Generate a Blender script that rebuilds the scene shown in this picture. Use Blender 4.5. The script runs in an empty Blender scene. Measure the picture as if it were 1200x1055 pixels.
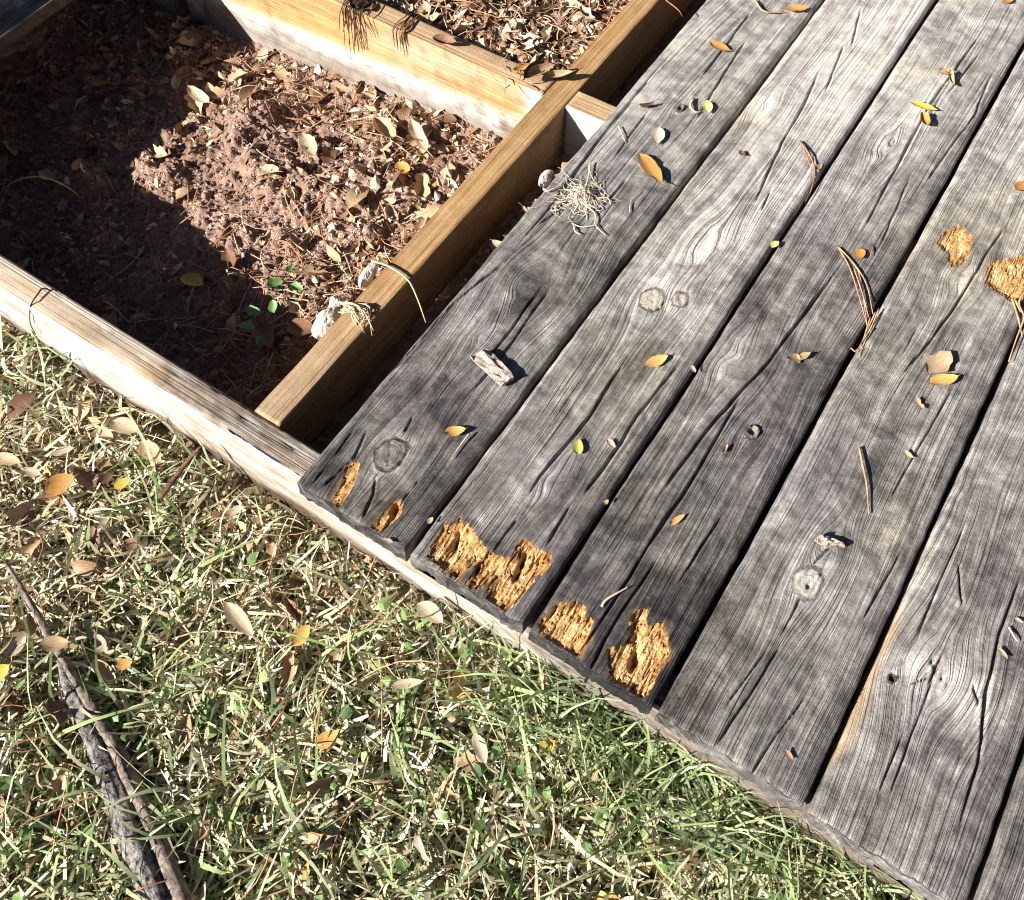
import bpy, math, random
import numpy as np
from mathutils import Vector, Matrix, Euler

S = bpy.context.scene
COL = S.collection
random.seed(7)
RNG = np.random.default_rng(7)

# ------------------------------------------------------------------ camera, light, exposure
CAM_R = np.array([[0.83908314, -0.46572531, 0.28113952],
                  [0.54393215, 0.70989889, -0.44741635],
                  [0.00879249, 0.52834034, 0.84898715]])
CAM_C = np.array([0.43101539, -0.25903607, 0.92161895])
FPX = 1134.384
cam_data = bpy.data.cameras.new('camera')
cam = bpy.data.objects.new('camera', cam_data)
COL.objects.link(cam)
cam.matrix_world = Matrix([list(CAM_R[i]) + [CAM_C[i]] for i in range(3)] + [[0, 0, 0, 1]])
cam_data.sensor_width = 36.0
cam_data.sensor_fit = 'HORIZONTAL'
cam_data.lens = 36.0 * FPX / 1200.0
cam_data.shift_y = -77.5 / 1200.0
cam_data.clip_start = 0.02
cam_data.clip_end = 500.0
S.camera = cam
S.cycles.filter_width = 1.15

LIGHT = np.array([0.92, 1.52, -1.0])            # the way sunlight travels
LIGHT = LIGHT / np.linalg.norm(LIGHT)
SUN_EL = math.asin(-LIGHT[2])
SUN_AZ = math.atan2(-LIGHT[0], -LIGHT[1])       # bearing of the sun from +Y towards +X
w = bpy.data.worlds.new('World')
S.world = w
w.use_nodes = True
wn = w.node_tree
bg = wn.nodes['Background']
sky = wn.nodes.new('ShaderNodeTexSky')
sky.sky_type = 'NISHITA'
sky.sun_disc = False
sky.sun_elevation = SUN_EL
sky.sun_rotation = SUN_AZ
wn.links.new(sky.outputs[0], bg.inputs[0])
bg.inputs[1].default_value = 0.05
sky.air_density = 0.3
sky.dust_density = 0.6
sun_data = bpy.data.lights.new('sun', 'SUN')
sun_data.energy = 5.0
sun_data.angle = math.radians(0.53)
sun_data.color = (1.0, 0.965, 0.90)
sun = bpy.data.objects.new('sun', sun_data)
sun.rotation_mode = 'QUATERNION'
sun.rotation_quaternion = Vector(LIGHT).to_track_quat('-Z', 'Y')
sun.location = (-3, -5, 4)
COL.objects.link(sun)
S.view_settings.view_transform = 'Standard'
S.view_settings.look = 'None'
S.view_settings.exposure = 1.3
S.view_settings.gamma = 1.0
S.view_settings.use_curve_mapping = False

# ------------------------------------------------------------------ helpers
def rays(p):
    p = np.asarray(p, float).reshape(-1, 2)
    return np.stack([(p[:, 0] - 600) / FPX, -(p[:, 1] - 450) / FPX, -np.ones(len(p))], 1) @ CAM_R.T

def at(px, py, z=0.0):
    d = rays([(px, py)])[0]
    return CAM_C + d * ((z - CAM_C[2]) / d[2])

def atl(pts, z=0.0):
    d = rays(pts)
    return CAM_C + d * ((z - CAM_C[2]) / d[:, 2])[:, None]

def _h(i, j, s):
    n = (i.astype(np.int64) * 374761393 + j.astype(np.int64) * 668265263 + int(s) * 974634757) & 0xFFFFFFFF
    n = ((n ^ (n >> 13)) * 1274126177) & 0xFFFFFFFF
    n = n ^ (n >> 16)
    return (n & 0xFFFF) / 65535.0

def vn(x, y, s=0):
    x = np.asarray(x, float); y = np.asarray(y, float) + np.zeros_like(x)
    i = np.floor(x); j = np.floor(y)
    fx = x - i; fy = y - j
    fx = fx * fx * (3 - 2 * fx); fy = fy * fy * (3 - 2 * fy)
    a = _h(i, j, s); b = _h(i + 1, j, s); c = _h(i, j + 1, s); d = _h(i + 1, j + 1, s)
    return (a + (b - a) * fx) * (1 - fy) + (c + (d - c) * fx) * fy

def fbm(x, y, o=4, s=0, g=0.5):
    t = 0; a = 1; n = 0
    for k in range(o):
        t = t + a * (vn(np.asarray(x) * 2 ** k + 17.3 * k, np.asarray(y) * 2 ** k - 9.1 * k, s + k) - 0.5)
        n += a; a *= g
    return t / n * 2

def sst(a, b, x):
    t = np.clip((x - a) / (b - a), 0, 1)
    return t * t * (3 - 2 * t)

def mesh(name, v, f, m=None, parent=None, smooth=True, attrs=None, link=True):
    """f: (N,4) or (N,3) int array, or list of such arrays"""
    me = bpy.data.meshes.new(name)
    fs = f if isinstance(f, list) else [f]
    fs = [np.asarray(q, np.int32) for q in fs if len(q)]
    v = np.asarray(v, np.float32)
    nl = sum(q.size for q in fs); nf = sum(len(q) for q in fs)
    me.vertices.add(len(v)); me.vertices.foreach_set('co', v.ravel())
    me.loops.add(nl); me.polygons.add(nf)
    me.loops.foreach_set('vertex_index', np.concatenate([q.ravel() for q in fs]))
    tot = np.concatenate([np.full(len(q), q.shape[1], np.int32) for q in fs])
    st = np.concatenate([[0], np.cumsum(tot)[:-1]]).astype(np.int32)
    me.polygons.foreach_set('loop_start', st)
    try: me.polygons.foreach_set('loop_total', tot)
    except Exception: pass
    me.polygons.foreach_set('use_smooth', np.full(nf, smooth, bool))
    for k, a in (attrs or {}).items():
        a = np.asarray(a, np.float32)
        if a.shape[1] == 3:
            at_ = me.attributes.new(k, 'FLOAT_VECTOR', 'POINT'); at_.data.foreach_set('vector', a.ravel())
        else:
            at_ = me.attributes.new(k, 'FLOAT_COLOR', 'POINT'); at_.data.foreach_set('color', a.ravel())
    me.update(calc_edges=True)
    me.validate()
    if m: me.materials.append(m)
    if not link: return me
    o = bpy.data.objects.new(name, me)
    COL.objects.link(o)
    if parent: o.parent = parent
    return o

def tag(o, label=None, cat=None, group=None, kind=None):
    if label: o['label'] = label
    if cat: o['category'] = cat
    if group: o['group'] = group
    if kind: o['kind'] = kind
    return o

def empty(name, label, cat, loc=(0, 0, 0), group=None):
    o = bpy.data.objects.new(name, None); COL.objects.link(o)
    o.location = loc; o.empty_display_size = 0.05
    return tag(o, label, cat, group)

def tube_data(pts, r, sides=5):
    pts = np.asarray(pts, float); n = len(pts)
    r = np.broadcast_to(np.asarray(r, float), (n,))
    t = np.gradient(pts, axis=0); t /= np.linalg.norm(t, axis=1)[:, None] + 1e-12
    up = np.where(np.abs(t[:, 2:3]) > 0.9, np.array([[1., 0, 0]]), np.array([[0, 0, 1.]]))
    a = np.cross(t, up); a /= np.linalg.norm(a, axis=1)[:, None] + 1e-12
    b = np.cross(a, t)
    ang = np.linspace(0, 2 * np.pi, sides, endpoint=False)
    v = pts[:, None] + r[:, None, None] * (np.cos(ang)[None, :, None] * a[:, None] + np.sin(ang)[None, :, None] * b[:, None])
    i = np.arange(n - 1)[:, None] * sides; j = np.arange(sides)[None]; j2 = (j + 1) % sides
    f = np.stack([i + j, i + j2, i + sides + j2, i + sides + j], -1).reshape(-1, 4)
    v = np.concatenate([v.reshape(-1, 3), pts[:1], pts[-1:]])
    c0 = n * sides
    jj = np.arange(sides)
    cap = np.concatenate([np.stack([jj, np.full(sides, c0), (jj + 1) % sides], 1),
                          np.stack([(n - 1) * sides + jj, (n - 1) * sides + (jj + 1) % sides, np.full(sides, c0 + 1)], 1)])
    return v, f, cap

def join(lst):
    V = []; Q = []; T = []; o = 0
    for v, q, t in lst:
        V.append(v); Q.append(q + o); T.append(t + o); o += len(v)
    return np.concatenate(V), [np.concatenate(Q), np.concatenate(T)]

def smoothline(pts, n=14):
    pts = np.asarray(pts, float); k = len(pts)
    if k < 3: 
        s = np.linspace(0, 1, n)[:, None]; return pts[0] * (1 - s) + pts[-1] * s
    P = np.vstack([2 * pts[0] - pts[1], pts, 2 * pts[-1] - pts[-2]])
    out = []
    for u in np.linspace(0, k - 1 - 1e-6, n):
        i = int(u); t = u - i; a, b, c, d = P[i:i + 4]
        out.append(0.5 * (2 * b + (c - a) * t + (2 * a - 5 * b + 4 * c - d) * t * t + (3 * b - a - 3 * c + d) * t ** 3))
    return np.array(out)

# ------------------------------------------------------------------ materials
class NT:
    def __init__(s, name, rough=0.85, spec=0.3):
        s.m = bpy.data.materials.new(name); s.m.use_nodes = True
        s.t = s.m.node_tree; s.b = s.t.nodes['Principled BSDF']
        s.b.inputs['Roughness'].default_value = rough
        s.b.inputs['Specular IOR Level'].default_value = spec
    def n(s, typ, **kw):
        q = s.t.nodes.new('ShaderNode' + typ)
        for k, v in kw.items(): setattr(q, k, v)
        return q
    def set(s, sock, v):
        if isinstance(v, bpy.types.NodeSocket): s.t.links.new(v, sock)
        else: sock.default_value = v
    def math(s, op, a, b=0.0, c=0.0, clamp=False):
        q = s.n('Math', operation=op, use_clamp=clamp)
        s.set(q.inputs[0], a); s.set(q.inputs[1], b); s.set(q.inputs[2], c)
        return q.outputs[0]
    def add(s, *a):
        r = a[0]
        for x in a[1:]: r = s.math('ADD', r, x)
        return r
    def mul(s, a, b): return s.math('MULTIPLY', a, b)
    def cen(s, a, k): return s.math('MULTIPLY_ADD', a, k, -0.5 * k)
    def attr(s, name): return s.n('Attribute', attribute_name=name)
    def scale(s, vec, xyz):
        q = s.n('VectorMath', operation='MULTIPLY'); s.set(q.inputs[0], vec); q.inputs[1].default_value = xyz
        return q.outputs[0]
    def noise(s, vec, sc=1.0, det=4.0, rough=0.55, dist=0.0):
        q = s.n('TexNoise'); s.set(q.inputs['Vector'], vec)
        q.inputs['Scale'].default_value = sc; q.inputs['Detail'].default_value = det
        q.inputs['Roughness'].default_value = rough; q.inputs['Distortion'].default_value = dist
        return q.outputs['Fac']
    def ramp(s, fac, stops):
        q = s.n('ValToRGB'); s.set(q.inputs[0], fac)
        e = q.color_ramp.elements
        while len(e) < len(stops): e.new(0.5)
        for el, (p, c) in zip(e, stops):
            el.position = p; el.color = (*c, 1)
        return q.outputs[0]
    def mix(s, fac, a, b, mode='MIX'):
        q = s.n('Mix', data_type='RGBA', blend_type=mode)
        s.set(q.inputs[0], fac)
        for sock, v in ((q.inputs[6], a), (q.inputs[7], b)):
            s.set(sock, (*v, 1) if isinstance(v, tuple) and len(v) == 3 else v)
        return q.outputs[2]
    def sep(s, c):
        q = s.n('SeparateColor'); s.set(q.inputs[0], c); return q.outputs
    def obj(s): return s.n('TexCoord').outputs['Object']
    def rnd(s): return s.n('ObjectInfo').outputs['Random']
    def bump(s, h, dist=0.001, strength=1.0):
        q = s.n('Bump'); q.inputs['Distance'].default_value = dist; q.inputs['Strength'].default_value = strength
        s.set(q.inputs['Height'], h); s.t.links.new(q.outputs[0], s.b.inputs['Normal'])
    def col(s, c): s.set(s.b.inputs['Base Color'], (*c, 1) if isinstance(c, tuple) and len(c) == 3 else c)

def m_weathered():
    t = NT('weathered_grey_wood', 0.88, 0.2)
    g = t.attr('grain').outputs['Vector']; wa = t.attr('wear')
    R, G, B = t.sep(wa.outputs['Color'])[:3]
    o = t.obj()
    n1 = t.noise(t.scale(g, (620, 7, 37)), 1, 5, 0.62)
    n2 = t.noise(t.scale(g, (150, 2.6, 11)), 1, 4, 0.6, 0.3)
    n6 = t.noise(t.scale(g, (60, 1.3, 5)), 1, 3, 0.5)
    n3 = t.noise(o, 46, 7, 0.65)
    n4 = t.noise(o, 11, 5, 0.6)
    n5 = t.noise(o, 5, 3, 0.5)
    n7 = t.noise(o, 420, 3, 0.7)
    n8 = t.noise(t.scale(g, (1050, 6, 3)), 1, 3, 0.6)
    hair = t.math('MULTIPLY', t.math('SUBTRACT', n8, 0.56), 5.0, clamp=True)
    n9 = t.noise(t.scale(g, (230, 1.3, 19)), 1, 2, 0.5)
    line = t.math('SUBTRACT', 1.0, t.math('MULTIPLY', t.math('ABSOLUTE', t.math('SUBTRACT', n9, 0.5)), 26.0), clamp=True)
    n10 = t.noise(t.scale(g, (110, 0.8, 23)), 1, 2, 0.5)
    line2 = t.math('SUBTRACT', 1.0, t.math('MULTIPLY', t.math('ABSOLUTE', t.math('SUBTRACT', n10, 0.47)), 34.0), clamp=True)
    spk = t.math('MULTIPLY', t.math('SUBTRACT', t.noise(o, 240, 4, 0.7), 0.60), 6.0, clamp=True)
    msk = t.math('MULTIPLY', t.math('SUBTRACT', t.noise(o, 8, 4, 0.6, 0.5), 0.42), 4.0, clamp=True)
    R = t.add(R, t.mul(t.mul(hair, msk), -0.10), t.mul(t.mul(line, msk), -0.16), t.mul(t.math('MULTIPLY_ADD', msk, 0.7, 0.3), t.mul(line2, -0.17)), t.mul(spk, 0.15), 0.035)
    n11 = t.noise(o, 24, 6, 0.68, 1.6)
    v = t.add(R, t.cen(n1, 0.40), t.cen(n2, 0.34), t.cen(n6, 0.30), t.cen(n3, 0.82), t.cen(n4, 0.62), t.cen(n11, 0.62), t.cen(n7, 0.40))
    v = t.math('SUBTRACT', v, G)
    c = t.ramp(v, [(0.0, (0.016, 0.015, 0.016)), (0.25, (0.055, 0.050, 0.050)), (0.45, (0.135, 0.124, 0.120)),
                   (0.65, (0.255, 0.238, 0.228)), (0.85, (0.45, 0.425, 0.395)), (1.0, (0.60, 0.57, 0.53))])
    tint = t.ramp(n5, [(0.33, (1.05, 0.99, 0.86)), (0.45, (1.0, 1.0, 0.96)), (0.56, (1.02, 0.985, 0.975)), (0.68, (0.99, 0.985, 1.015))])
    c = t.mix(1.0, c, tint, 'MULTIPLY')
    tanv = t.ramp(n2, [(0.3, (0.30, 0.17, 0.07)), (0.7, (0.58, 0.40, 0.20))])
    c = t.mix(B, c, tanv)
    t.col(c)
    t.bump(t.add(t.mul(n1, 0.7), t.mul(n2, 0.4), t.mul(n7, 0.4), t.mul(hair, -0.5), t.mul(line, -0.5), t.mul(line2, -0.5)), 0.0015, 1.0)
    return t.m

def m_timber():
    """cut framing lumber; wear: R grey weathering, G dirt, B chalky bleaching"""
    t = NT('framing_lumber', 0.75, 0.3)
    g = t.attr('grain').outputs['Vector']
    R, G, B = t.sep(t.attr('wear').outputs['Color'])[:3]
    o = t.obj()
    n1 = t.noise(t.scale(g, (420, 6, 9)), 1, 5, 0.6)
    n2 = t.noise(t.scale(g, (70, 1.6, 5)), 1, 4, 0.55, 0.6)
    n3 = t.noise(o, 40, 6, 0.65)
    n4 = t.noise(o, 9, 4, 0.6)
    n7 = t.noise(o, 330, 3, 0.7)
    n9 = t.noise(t.scale(g, (150, 1.2, 19)), 1, 2, 0.5)
    line = t.math('SUBTRACT', 1.0, t.math('MULTIPLY', t.math('ABSOLUTE', t.math('SUBTRACT', n9, 0.5)), 24.0), clamp=True)
    v = t.add(0.53, t.cen(n1, 0.75), t.cen(n2, 0.8), t.cen(n3, 0.55), t.cen(n7, 0.30), t.mul(line, -0.20))
    fresh = t.ramp(v, [(0.05, (0.19, 0.092, 0.03)), (0.4, (0.37, 0.205, 0.075)), (0.7, (0.47, 0.295, 0.125)), (1.0, (0.58, 0.41, 0.21))])
    grey = t.ramp(t.add(v, t.cen(n3, 0.6)), [(0.05, (0.05, 0.042, 0.036)), (0.4, (0.17, 0.145, 0.12)), (0.7, (0.36, 0.32, 0.275)), (1.0, (0.55, 0.50, 0.44))])
    pale = t.ramp(t.add(v, t.cen(n7, 0.4)), [(0.05, (0.30, 0.27, 0.24)), (0.40, (0.56, 0.53, 0.49)), (1.0, (0.72, 0.70, 0.66))])
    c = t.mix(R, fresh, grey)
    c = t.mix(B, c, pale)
    dirt_shade = t.ramp(t.add(n3, t.cen(n7, 0.5)), [(0.3, (0.05, 0.03, 0.02)), (0.7, (0.16, 0.10, 0.065))])  # brown dirt tone, also used to paint shade on the far left joist
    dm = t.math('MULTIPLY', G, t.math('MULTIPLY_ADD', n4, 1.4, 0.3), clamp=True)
    c = t.mix(dm, c, dirt_shade)
    t.col(c)
    t.bump(t.add(t.mul(n1, 0.7), t.mul(n2, 0.3), t.mul(n7, 0.4), t.mul(line, -0.4)), 0.0012, 1.0)
    return t.m

def m_rot():
    t = NT('rotted_orange_wood', 0.95, 0.1)
    g = t.attr('grain').outputs['Vector']; o = t.obj()
    n1 = t.noise(t.scale(g, (330, 34, 9)), 1, 5, 0.65)
    n2 = t.noise(o, 110, 5, 0.65)
    n3 = t.noise(o, 500, 3, 0.6)
    R = t.sep(t.attr('wear').outputs['Color'])[0]
    v = t.add(0.30, t.mul(R, 0.26), t.cen(n1, 1.0), t.cen(n2, 0.95), t.cen(n3, 0.5))
    t.col(t.ramp(v, [(0.10, (0.09, 0.036, 0.012)), (0.34, (0.30, 0.15, 0.05)), (0.55, (0.50, 0.30, 0.125)), (0.90, (0.70, 0.52, 0.29))]))
    t.bump(t.add(t.mul(n1, 0.8), t.mul(n2, 0.6), t.mul(n3, 0.3)), 0.002, 1.0)
    return t.m

def m_knot():
    t = NT('knot_wood', 0.85, 0.25)
    g = t.attr('grain').outputs['Vector']; o = t.obj()
    R, G, B = t.sep(t.attr('wear').outputs['Color'])[:3]
    n1 = t.noise(t.scale(g, (900, 4, 9)), 1, 4, 0.6)
    n2 = t.noise(o, 120, 5, 0.65)
    n3 = t.noise(o, 380, 3, 0.7)
    v = t.add(R, t.cen(n1, 0.35), t.cen(n2, 1.0), t.cen(n3, 0.5))
    c = t.ramp(v, [(0.0, (0.03, 0.025, 0.02)), (0.35, (0.13, 0.11, 0.095)), (0.6, (0.30, 0.27, 0.235)), (0.95, (0.56, 0.51, 0.44))])
    t.col(t.mix(B, c, (0.5, 0.36, 0.2)))
    t.bump(t.add(n1, n2), 0.0015, 0.9)
    return t.m

def m_soil():
    t = NT('bare_soil', 0.97, 0.05)
    o = t.obj()
    n1 = t.noise(o, 9, 6, 0.6); n2 = t.noise(o, 90, 6, 0.7); n3 = t.noise(o, 600, 4, 0.7)
    v = t.add(0.45, t.cen(n1, 0.6), t.cen(n2, 0.7), t.cen(n3, 0.7))
    t.col(t.ramp(v, [(0.0, (0.07, 0.038, 0.028)), (0.35, (0.25, 0.155, 0.115)), (0.6, (0.42, 0.285, 0.225)), (0.9, (0.60, 0.46, 0.375))]))
    t.bump(t.add(t.mul(n2, 1.0), t.mul(n3, 0.6)), 0.004, 1.0)
    return t.m

def m_lawn_soil():
    t = NT('lawn_soil', 0.97, 0.05)
    o = t.obj()
    n1 = t.noise(o, 14, 6, 0.6); n2 = t.noise(o, 160, 6, 0.7)
    v = t.add(0.45, t.cen(n1, 0.6), t.cen(n2, 1.0))
    t.col(t.ramp(v, [(0.0, (0.06, 0.048, 0.028)), (0.4, (0.20, 0.155, 0.09)), (0.7, (0.36, 0.29, 0.175)), (1.0, (0.52, 0.44, 0.28))]))
    t.bump(n2, 0.006, 1.0)
    return t.m

def m_tint(name, rough=0.7, trans=0.0, var=0.35):
    t = NT(name, rough, 0.3)
    a = t.attr('tint').outputs['Color']
    n = t.noise(t.obj(), 260, 4, 0.6)
    k = t.math('MULTIPLY_ADD', n, 2 * var, 1 - var)
    q = t.n('VectorMath', operation='SCALE'); t.set(q.inputs[0], a); t.set(q.inputs['Scale'], k)
    t.set(t.b.inputs['Base Color'], q.outputs[0])
    if trans:
        tr = t.n('BsdfTranslucent'); t.set(tr.inputs[0], q.outputs[0])
        mx = t.n('MixShader'); mx.inputs[0].default_value = trans
        t.t.links.new(t.b.outputs[0], mx.inputs[1]); t.t.links.new(tr.outputs[0], mx.inputs[2])
        t.t.links.new(mx.outputs[0], t.t.nodes['Material Output'].inputs[0])
    return t.m

def m_leaf(name, lo, mid, hi, rough=0.6):
    t = NT(name, rough, 0.35)
    g = t.attr('grain').outputs['Vector']
    n = t.noise(t.scale(g, (5, 9, 3)), 1, 5, 0.65); n2 = t.noise(t.obj(), 24, 4, 0.6)
    r = t.rnd()
    v = t.add(0.42, t.cen(n, 0.7), t.cen(n2, 0.4), t.cen(r, 0.45))
    c = t.ramp(v, [(0.05, lo), (0.5, mid), (0.95, hi)])
    # veins: thin dark lines to both sides of the midrib
    vx = t.sep(g)
    rib = t.math('LESS_THAN', t.math('ABSOLUTE', vx[1]), 0.035)
    c = t.mix(t.mul(rib, 0.45), c, lo)
    sp = t.math('MULTIPLY', t.math('SUBTRACT', t.noise(t.scale(g, (7, 3.2, 5)), 1, 3, 0.6), 0.58), 7.0, clamp=True)
    c = t.mix(t.mul(sp, 0.55), c, tuple(q * 0.45 for q in lo))
    t.col(c)
    t.bump(n, 0.0006, 0.6)
    return t.m

def m_plain(name, lo, hi, sc=90, stretch=None, rough=0.8, bump=0.001):
    t = NT(name, rough, 0.25)
    o = t.obj()
    if stretch: o = t.scale(o, stretch)
    n = t.noise(o, sc, 6, 0.65)
    t.col(t.ramp(n, [(0.36, lo), (0.64, hi)]))
    t.bump(n, bump, 0.9)
    return t.m

M = dict(
    wood=m_weathered(), timber=m_timber(), rot=m_rot(), knot=m_knot(), soil=m_soil(), lawn=m_lawn_soil(),
    grass=m_tint('grass_blades', 0.6, 0.22), straw=m_tint('straw', 0.8, 0.12), crumb=m_tint('soil_crumbs', 0.97),
    bits=m_tint('leaf_bits', 0.8), weed=m_tint('weed_leaf', 0.5, 0.25, 0.2),
    tan=m_leaf('leaf_tan', (0.20, 0.12, 0.06), (0.42, 0.28, 0.16), (0.62, 0.47, 0.31)),
    pale=m_leaf('leaf_pale', (0.28, 0.20, 0.12), (0.50, 0.40, 0.28), (0.68, 0.58, 0.45)),
    orange=m_leaf('leaf_orange', (0.30, 0.13, 0.03), (0.58, 0.32, 0.09), (0.72, 0.47, 0.19)),
    yellow=m_leaf('leaf_yellow', (0.38, 0.24, 0.04), (0.62, 0.43, 0.09), (0.74, 0.60, 0.24)),
    brown=m_leaf('leaf_brown', (0.07, 0.035, 0.018), (0.19, 0.095, 0.048), (0.34, 0.19, 0.10)),
    ygreen=m_leaf('leaf_yellow_green', (0.30, 0.30, 0.06), (0.55, 0.55, 0.16), (0.70, 0.68, 0.32)),
    green=m_leaf('leaf_green', (0.05, 0.12, 0.03), (0.15, 0.28, 0.09), (0.28, 0.42, 0.19), 0.45),
    needle=m_plain('pine_needle', (0.16, 0.075, 0.035), (0.38, 0.20, 0.10), 60),
    needle_tan=m_plain('pine_needle_tan', (0.30, 0.16, 0.075), (0.55, 0.34, 0.19), 60),
    needle_dark=m_plain('pine_needle_dark', (0.035, 0.018, 0.012), (0.13, 0.065, 0.04), 60),
    stalk=m_plain('dry_stalk', (0.42, 0.32, 0.19), (0.66, 0.54, 0.36), 80),
    root=m_plain('dry_fibre', (0.42, 0.34, 0.25), (0.70, 0.60, 0.48), 120),
    white=m_plain('chalky_white', (0.36, 0.30, 0.25), (0.66, 0.62, 0.57), 70, None, 0.9, 0.004),
    chip=m_plain('chip_wood', (0.17, 0.13, 0.105), (0.46, 0.39, 0.33), 60, (9, 1, 9)),
    char=m_plain('charred_wood', (0.010, 0.009, 0.009), (0.34, 0.31, 0.29), 95, (1.5, 1.5, 1.5), 0.9, 0.006),
    bare=m_plain('bare_branch_wood', (0.06, 0.046, 0.037), (0.30, 0.235, 0.19), 90, (1.2, 1.2, 1.2), 0.85, 0.003),
    twig=m_plain('twig_bark', (0.035, 0.016, 0.012), (0.17, 0.085, 0.055), 140),
)

# ------------------------------------------------------------------ terrain heights
TOP = -0.032               # top of the framing, deck top is z = 0
def soil_h(x, y):
    x = np.asarray(x, float); y = np.asarray(y, float)
    xx = np.clip(x, -1.2, -0.05)
    h = 0.150 + (0.17 - 0.19 * (y - 0.3)) * (-xx - 0.12)
    z = -np.clip(h, 0.12, 0.30)
    up = -0.062 + 0.012 * fbm(x * 9, y * 9, 3, 40)
    z = np.where((y > 0.69) & (x < -0.09), up, z)
    slot = 0.085 * np.exp(-((x + 0.012) / 0.030) ** 2) * sst(0.34, 0.45, y) * (1 - sst(0.60, 0.665, y))
    z = z + slot
    z = np.where(x > 0.05, -0.15, z)
    for (px, py, zz, hh, sg) in ((225, 95, -.21, 0.035, 0.022), (100, 205, -.20, 0.055, 0.022), (200, 215, -.235, 0.02, 0.05),
                                 (290, 150, -.2, 0.035, 0.06), (330, 230, -.18, 0.020, 0.07), (420, 215, -.17, 0.016, 0.06), (255, 255, -.2, 0.012, 0.03)):
        p = at(px, py, zz)
        z = z + hh * np.exp(-(((x - p[0]) ** 2 + (y - p[1]) ** 2) / sg ** 2))
    b = np.abs(fbm(x * 16, y * 16, 4, 3))
    z = z + 0.010 * fbm(x * 11, y * 11, 3, 21) + 0.022 * (b - 0.2) + 0.0085 * np.abs(fbm(x * 70, y * 70, 3, 9)) + 0.005 * np.abs(fbm(x * 38, y * 38, 3, 19)) + 0.003 * fbm(x * 190, y * 190, 2, 14)
    return z + np.where((y < 0.665) & (x < -0.12), clod_h(x, y), 0)

_CX0, _CY0, _CD = -1.15, 0.0, 0.002
def _clods():
    nx, ny = 602, 352; A = np.zeros((ny, nx)); rg = np.random.default_rng(77)
    for k in range(900):
        r = 0.0045 + 0.014 * rg.random() ** 2.5; cx = rg.uniform(-1.1, -0.1); cy = rg.uniform(0.05, 0.66)
        i0, i1 = int((cx - r - _CX0) / _CD), int((cx + r - _CX0) / _CD) + 2; j0, j1 = int((cy - r - _CY0) / _CD), int((cy + r - _CY0) / _CD) + 2
        X, Y = np.meshgrid(_CX0 + np.arange(i0, i1) * _CD, _CY0 + np.arange(j0, j1) * _CD)
        d = np.hypot(X - cx, (Y - cy) * rg.uniform(0.7, 1.4)) / r * (1 + 0.5 * fbm(X * 120, Y * 120, 2, k))
        h = r * rg.uniform(0.5, 0.95) * np.sqrt(np.clip(1 - d * d, 0, 1)) * (1 + 0.35 * fbm(X * 260, Y * 260, 2, k + 7))
        A[j0:j1, i0:i1] = np.maximum(A[j0:j1, i0:i1], h[:A[j0:j1, i0:i1].shape[0], :A[j0:j1, i0:i1].shape[1]])
    return A
_CA = _clods()
def clod_h(x, y):
    fx = np.clip((x - _CX0) / _CD, 0, 599.9); fy = np.clip((y - _CY0) / _CD, 0, 349.9)
    i = fx.astype(int); j = fy.astype(int); u = fx - i; v = fy - j
    return (_CA[j, i] * (1 - u) + _CA[j, i + 1] * u) * (1 - v) + (_CA[j + 1, i] * (1 - u) + _CA[j + 1, i + 1] * u) * v

def lawn_h(x, y):
    return -0.158 + 0.012 * fbm(np.asarray(x) * 6, np.asarray(y) * 6, 3, 61) + 0.006 * fbm(np.asarray(x) * 40, np.asarray(y) * 40, 2, 66)

def on(px, py, fn=soil_h, off=0.0, z0=-0.17):
    z = z0
    for _ in range(25):
        p = at(px, py, z)
        z = 0.5 * z + 0.5 * (float(fn(np.array([p[0]]), np.array([p[1]]))[0]) + off)
    return at(px, py, z)

def grid(xs, ys, zf):
    X, Y = np.meshgrid(xs, ys)
    Z = zf(X, Y)
    v = np.stack([X, Y, Z], -1).reshape(-1, 3)
    nx = len(xs); i = np.arange(len(ys) - 1)[:, None] * nx; j = np.arange(nx - 1)[None]
    f = np.stack([i + j, i + j + 1, i + nx + j + 1, i + nx + j], -1).reshape(-1, 4)
    return v, f

DX0, DX1, DY1 = -1.74, 1.22, 1.75
# lawn: one sheet out to the horizon, open where the deck pit is
lx = np.concatenate([[-60, -25, -12, -6, -3.5, -2.4], np.arange(DX0, -1.0, 0.05), np.arange(-1.0, 0.9, 0.008), np.linspace(0.9, DX1, 8), [1.7, 2.4, 3.5, 6, 12, 25, 60]])
ly = np.concatenate([[-60, -25, -12, -6, -3, -1.8, -1.2], np.arange(-0.9, 0.0, 0.008), [0.0, 0.022], [0.4, 0.9, 1.3, DY1], [2.1, 3, 5, 9, 16, 30, 60]])
v, f = grid(lx, ly, lawn_h)
c = v[f].mean(1)
keep = ~((c[:, 0] > DX0) & (c[:, 0] < DX1) & (c[:, 1] > 0.022) & (c[:, 1] < DY1))
tag(mesh('lawn_ground', v, f[keep], M['lawn']), 'bare thatch and earth under the grass', kind='structure')
sx = np.concatenate([np.arange(DX0 - .01, -1.14, 0.03), np.arange(-1.14, -0.84, 0.006), np.arange(-0.84, 0.05, 0.0025), np.arange(0.05, DX1 + .03, 0.04)])
sy = np.concatenate([np.arange(0.020, 0.70, 0.0025), np.arange(0.70, 1.0, 0.004), np.arange(1.0, DY1 + .03, 0.02)])
v, f = grid(sx, sy, soil_h)
tag(mesh('bay_soil', v, f, M['soil']), 'reddish brown bare soil in the open deck bays', kind='structure')

# ------------------------------------------------------------------ the deck
deck = empty('wooden_deck', 'weathered grey wooden deck with boards lifted off one bay, orange rot at the board ends', 'deck', (0, 0, 0))

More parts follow.
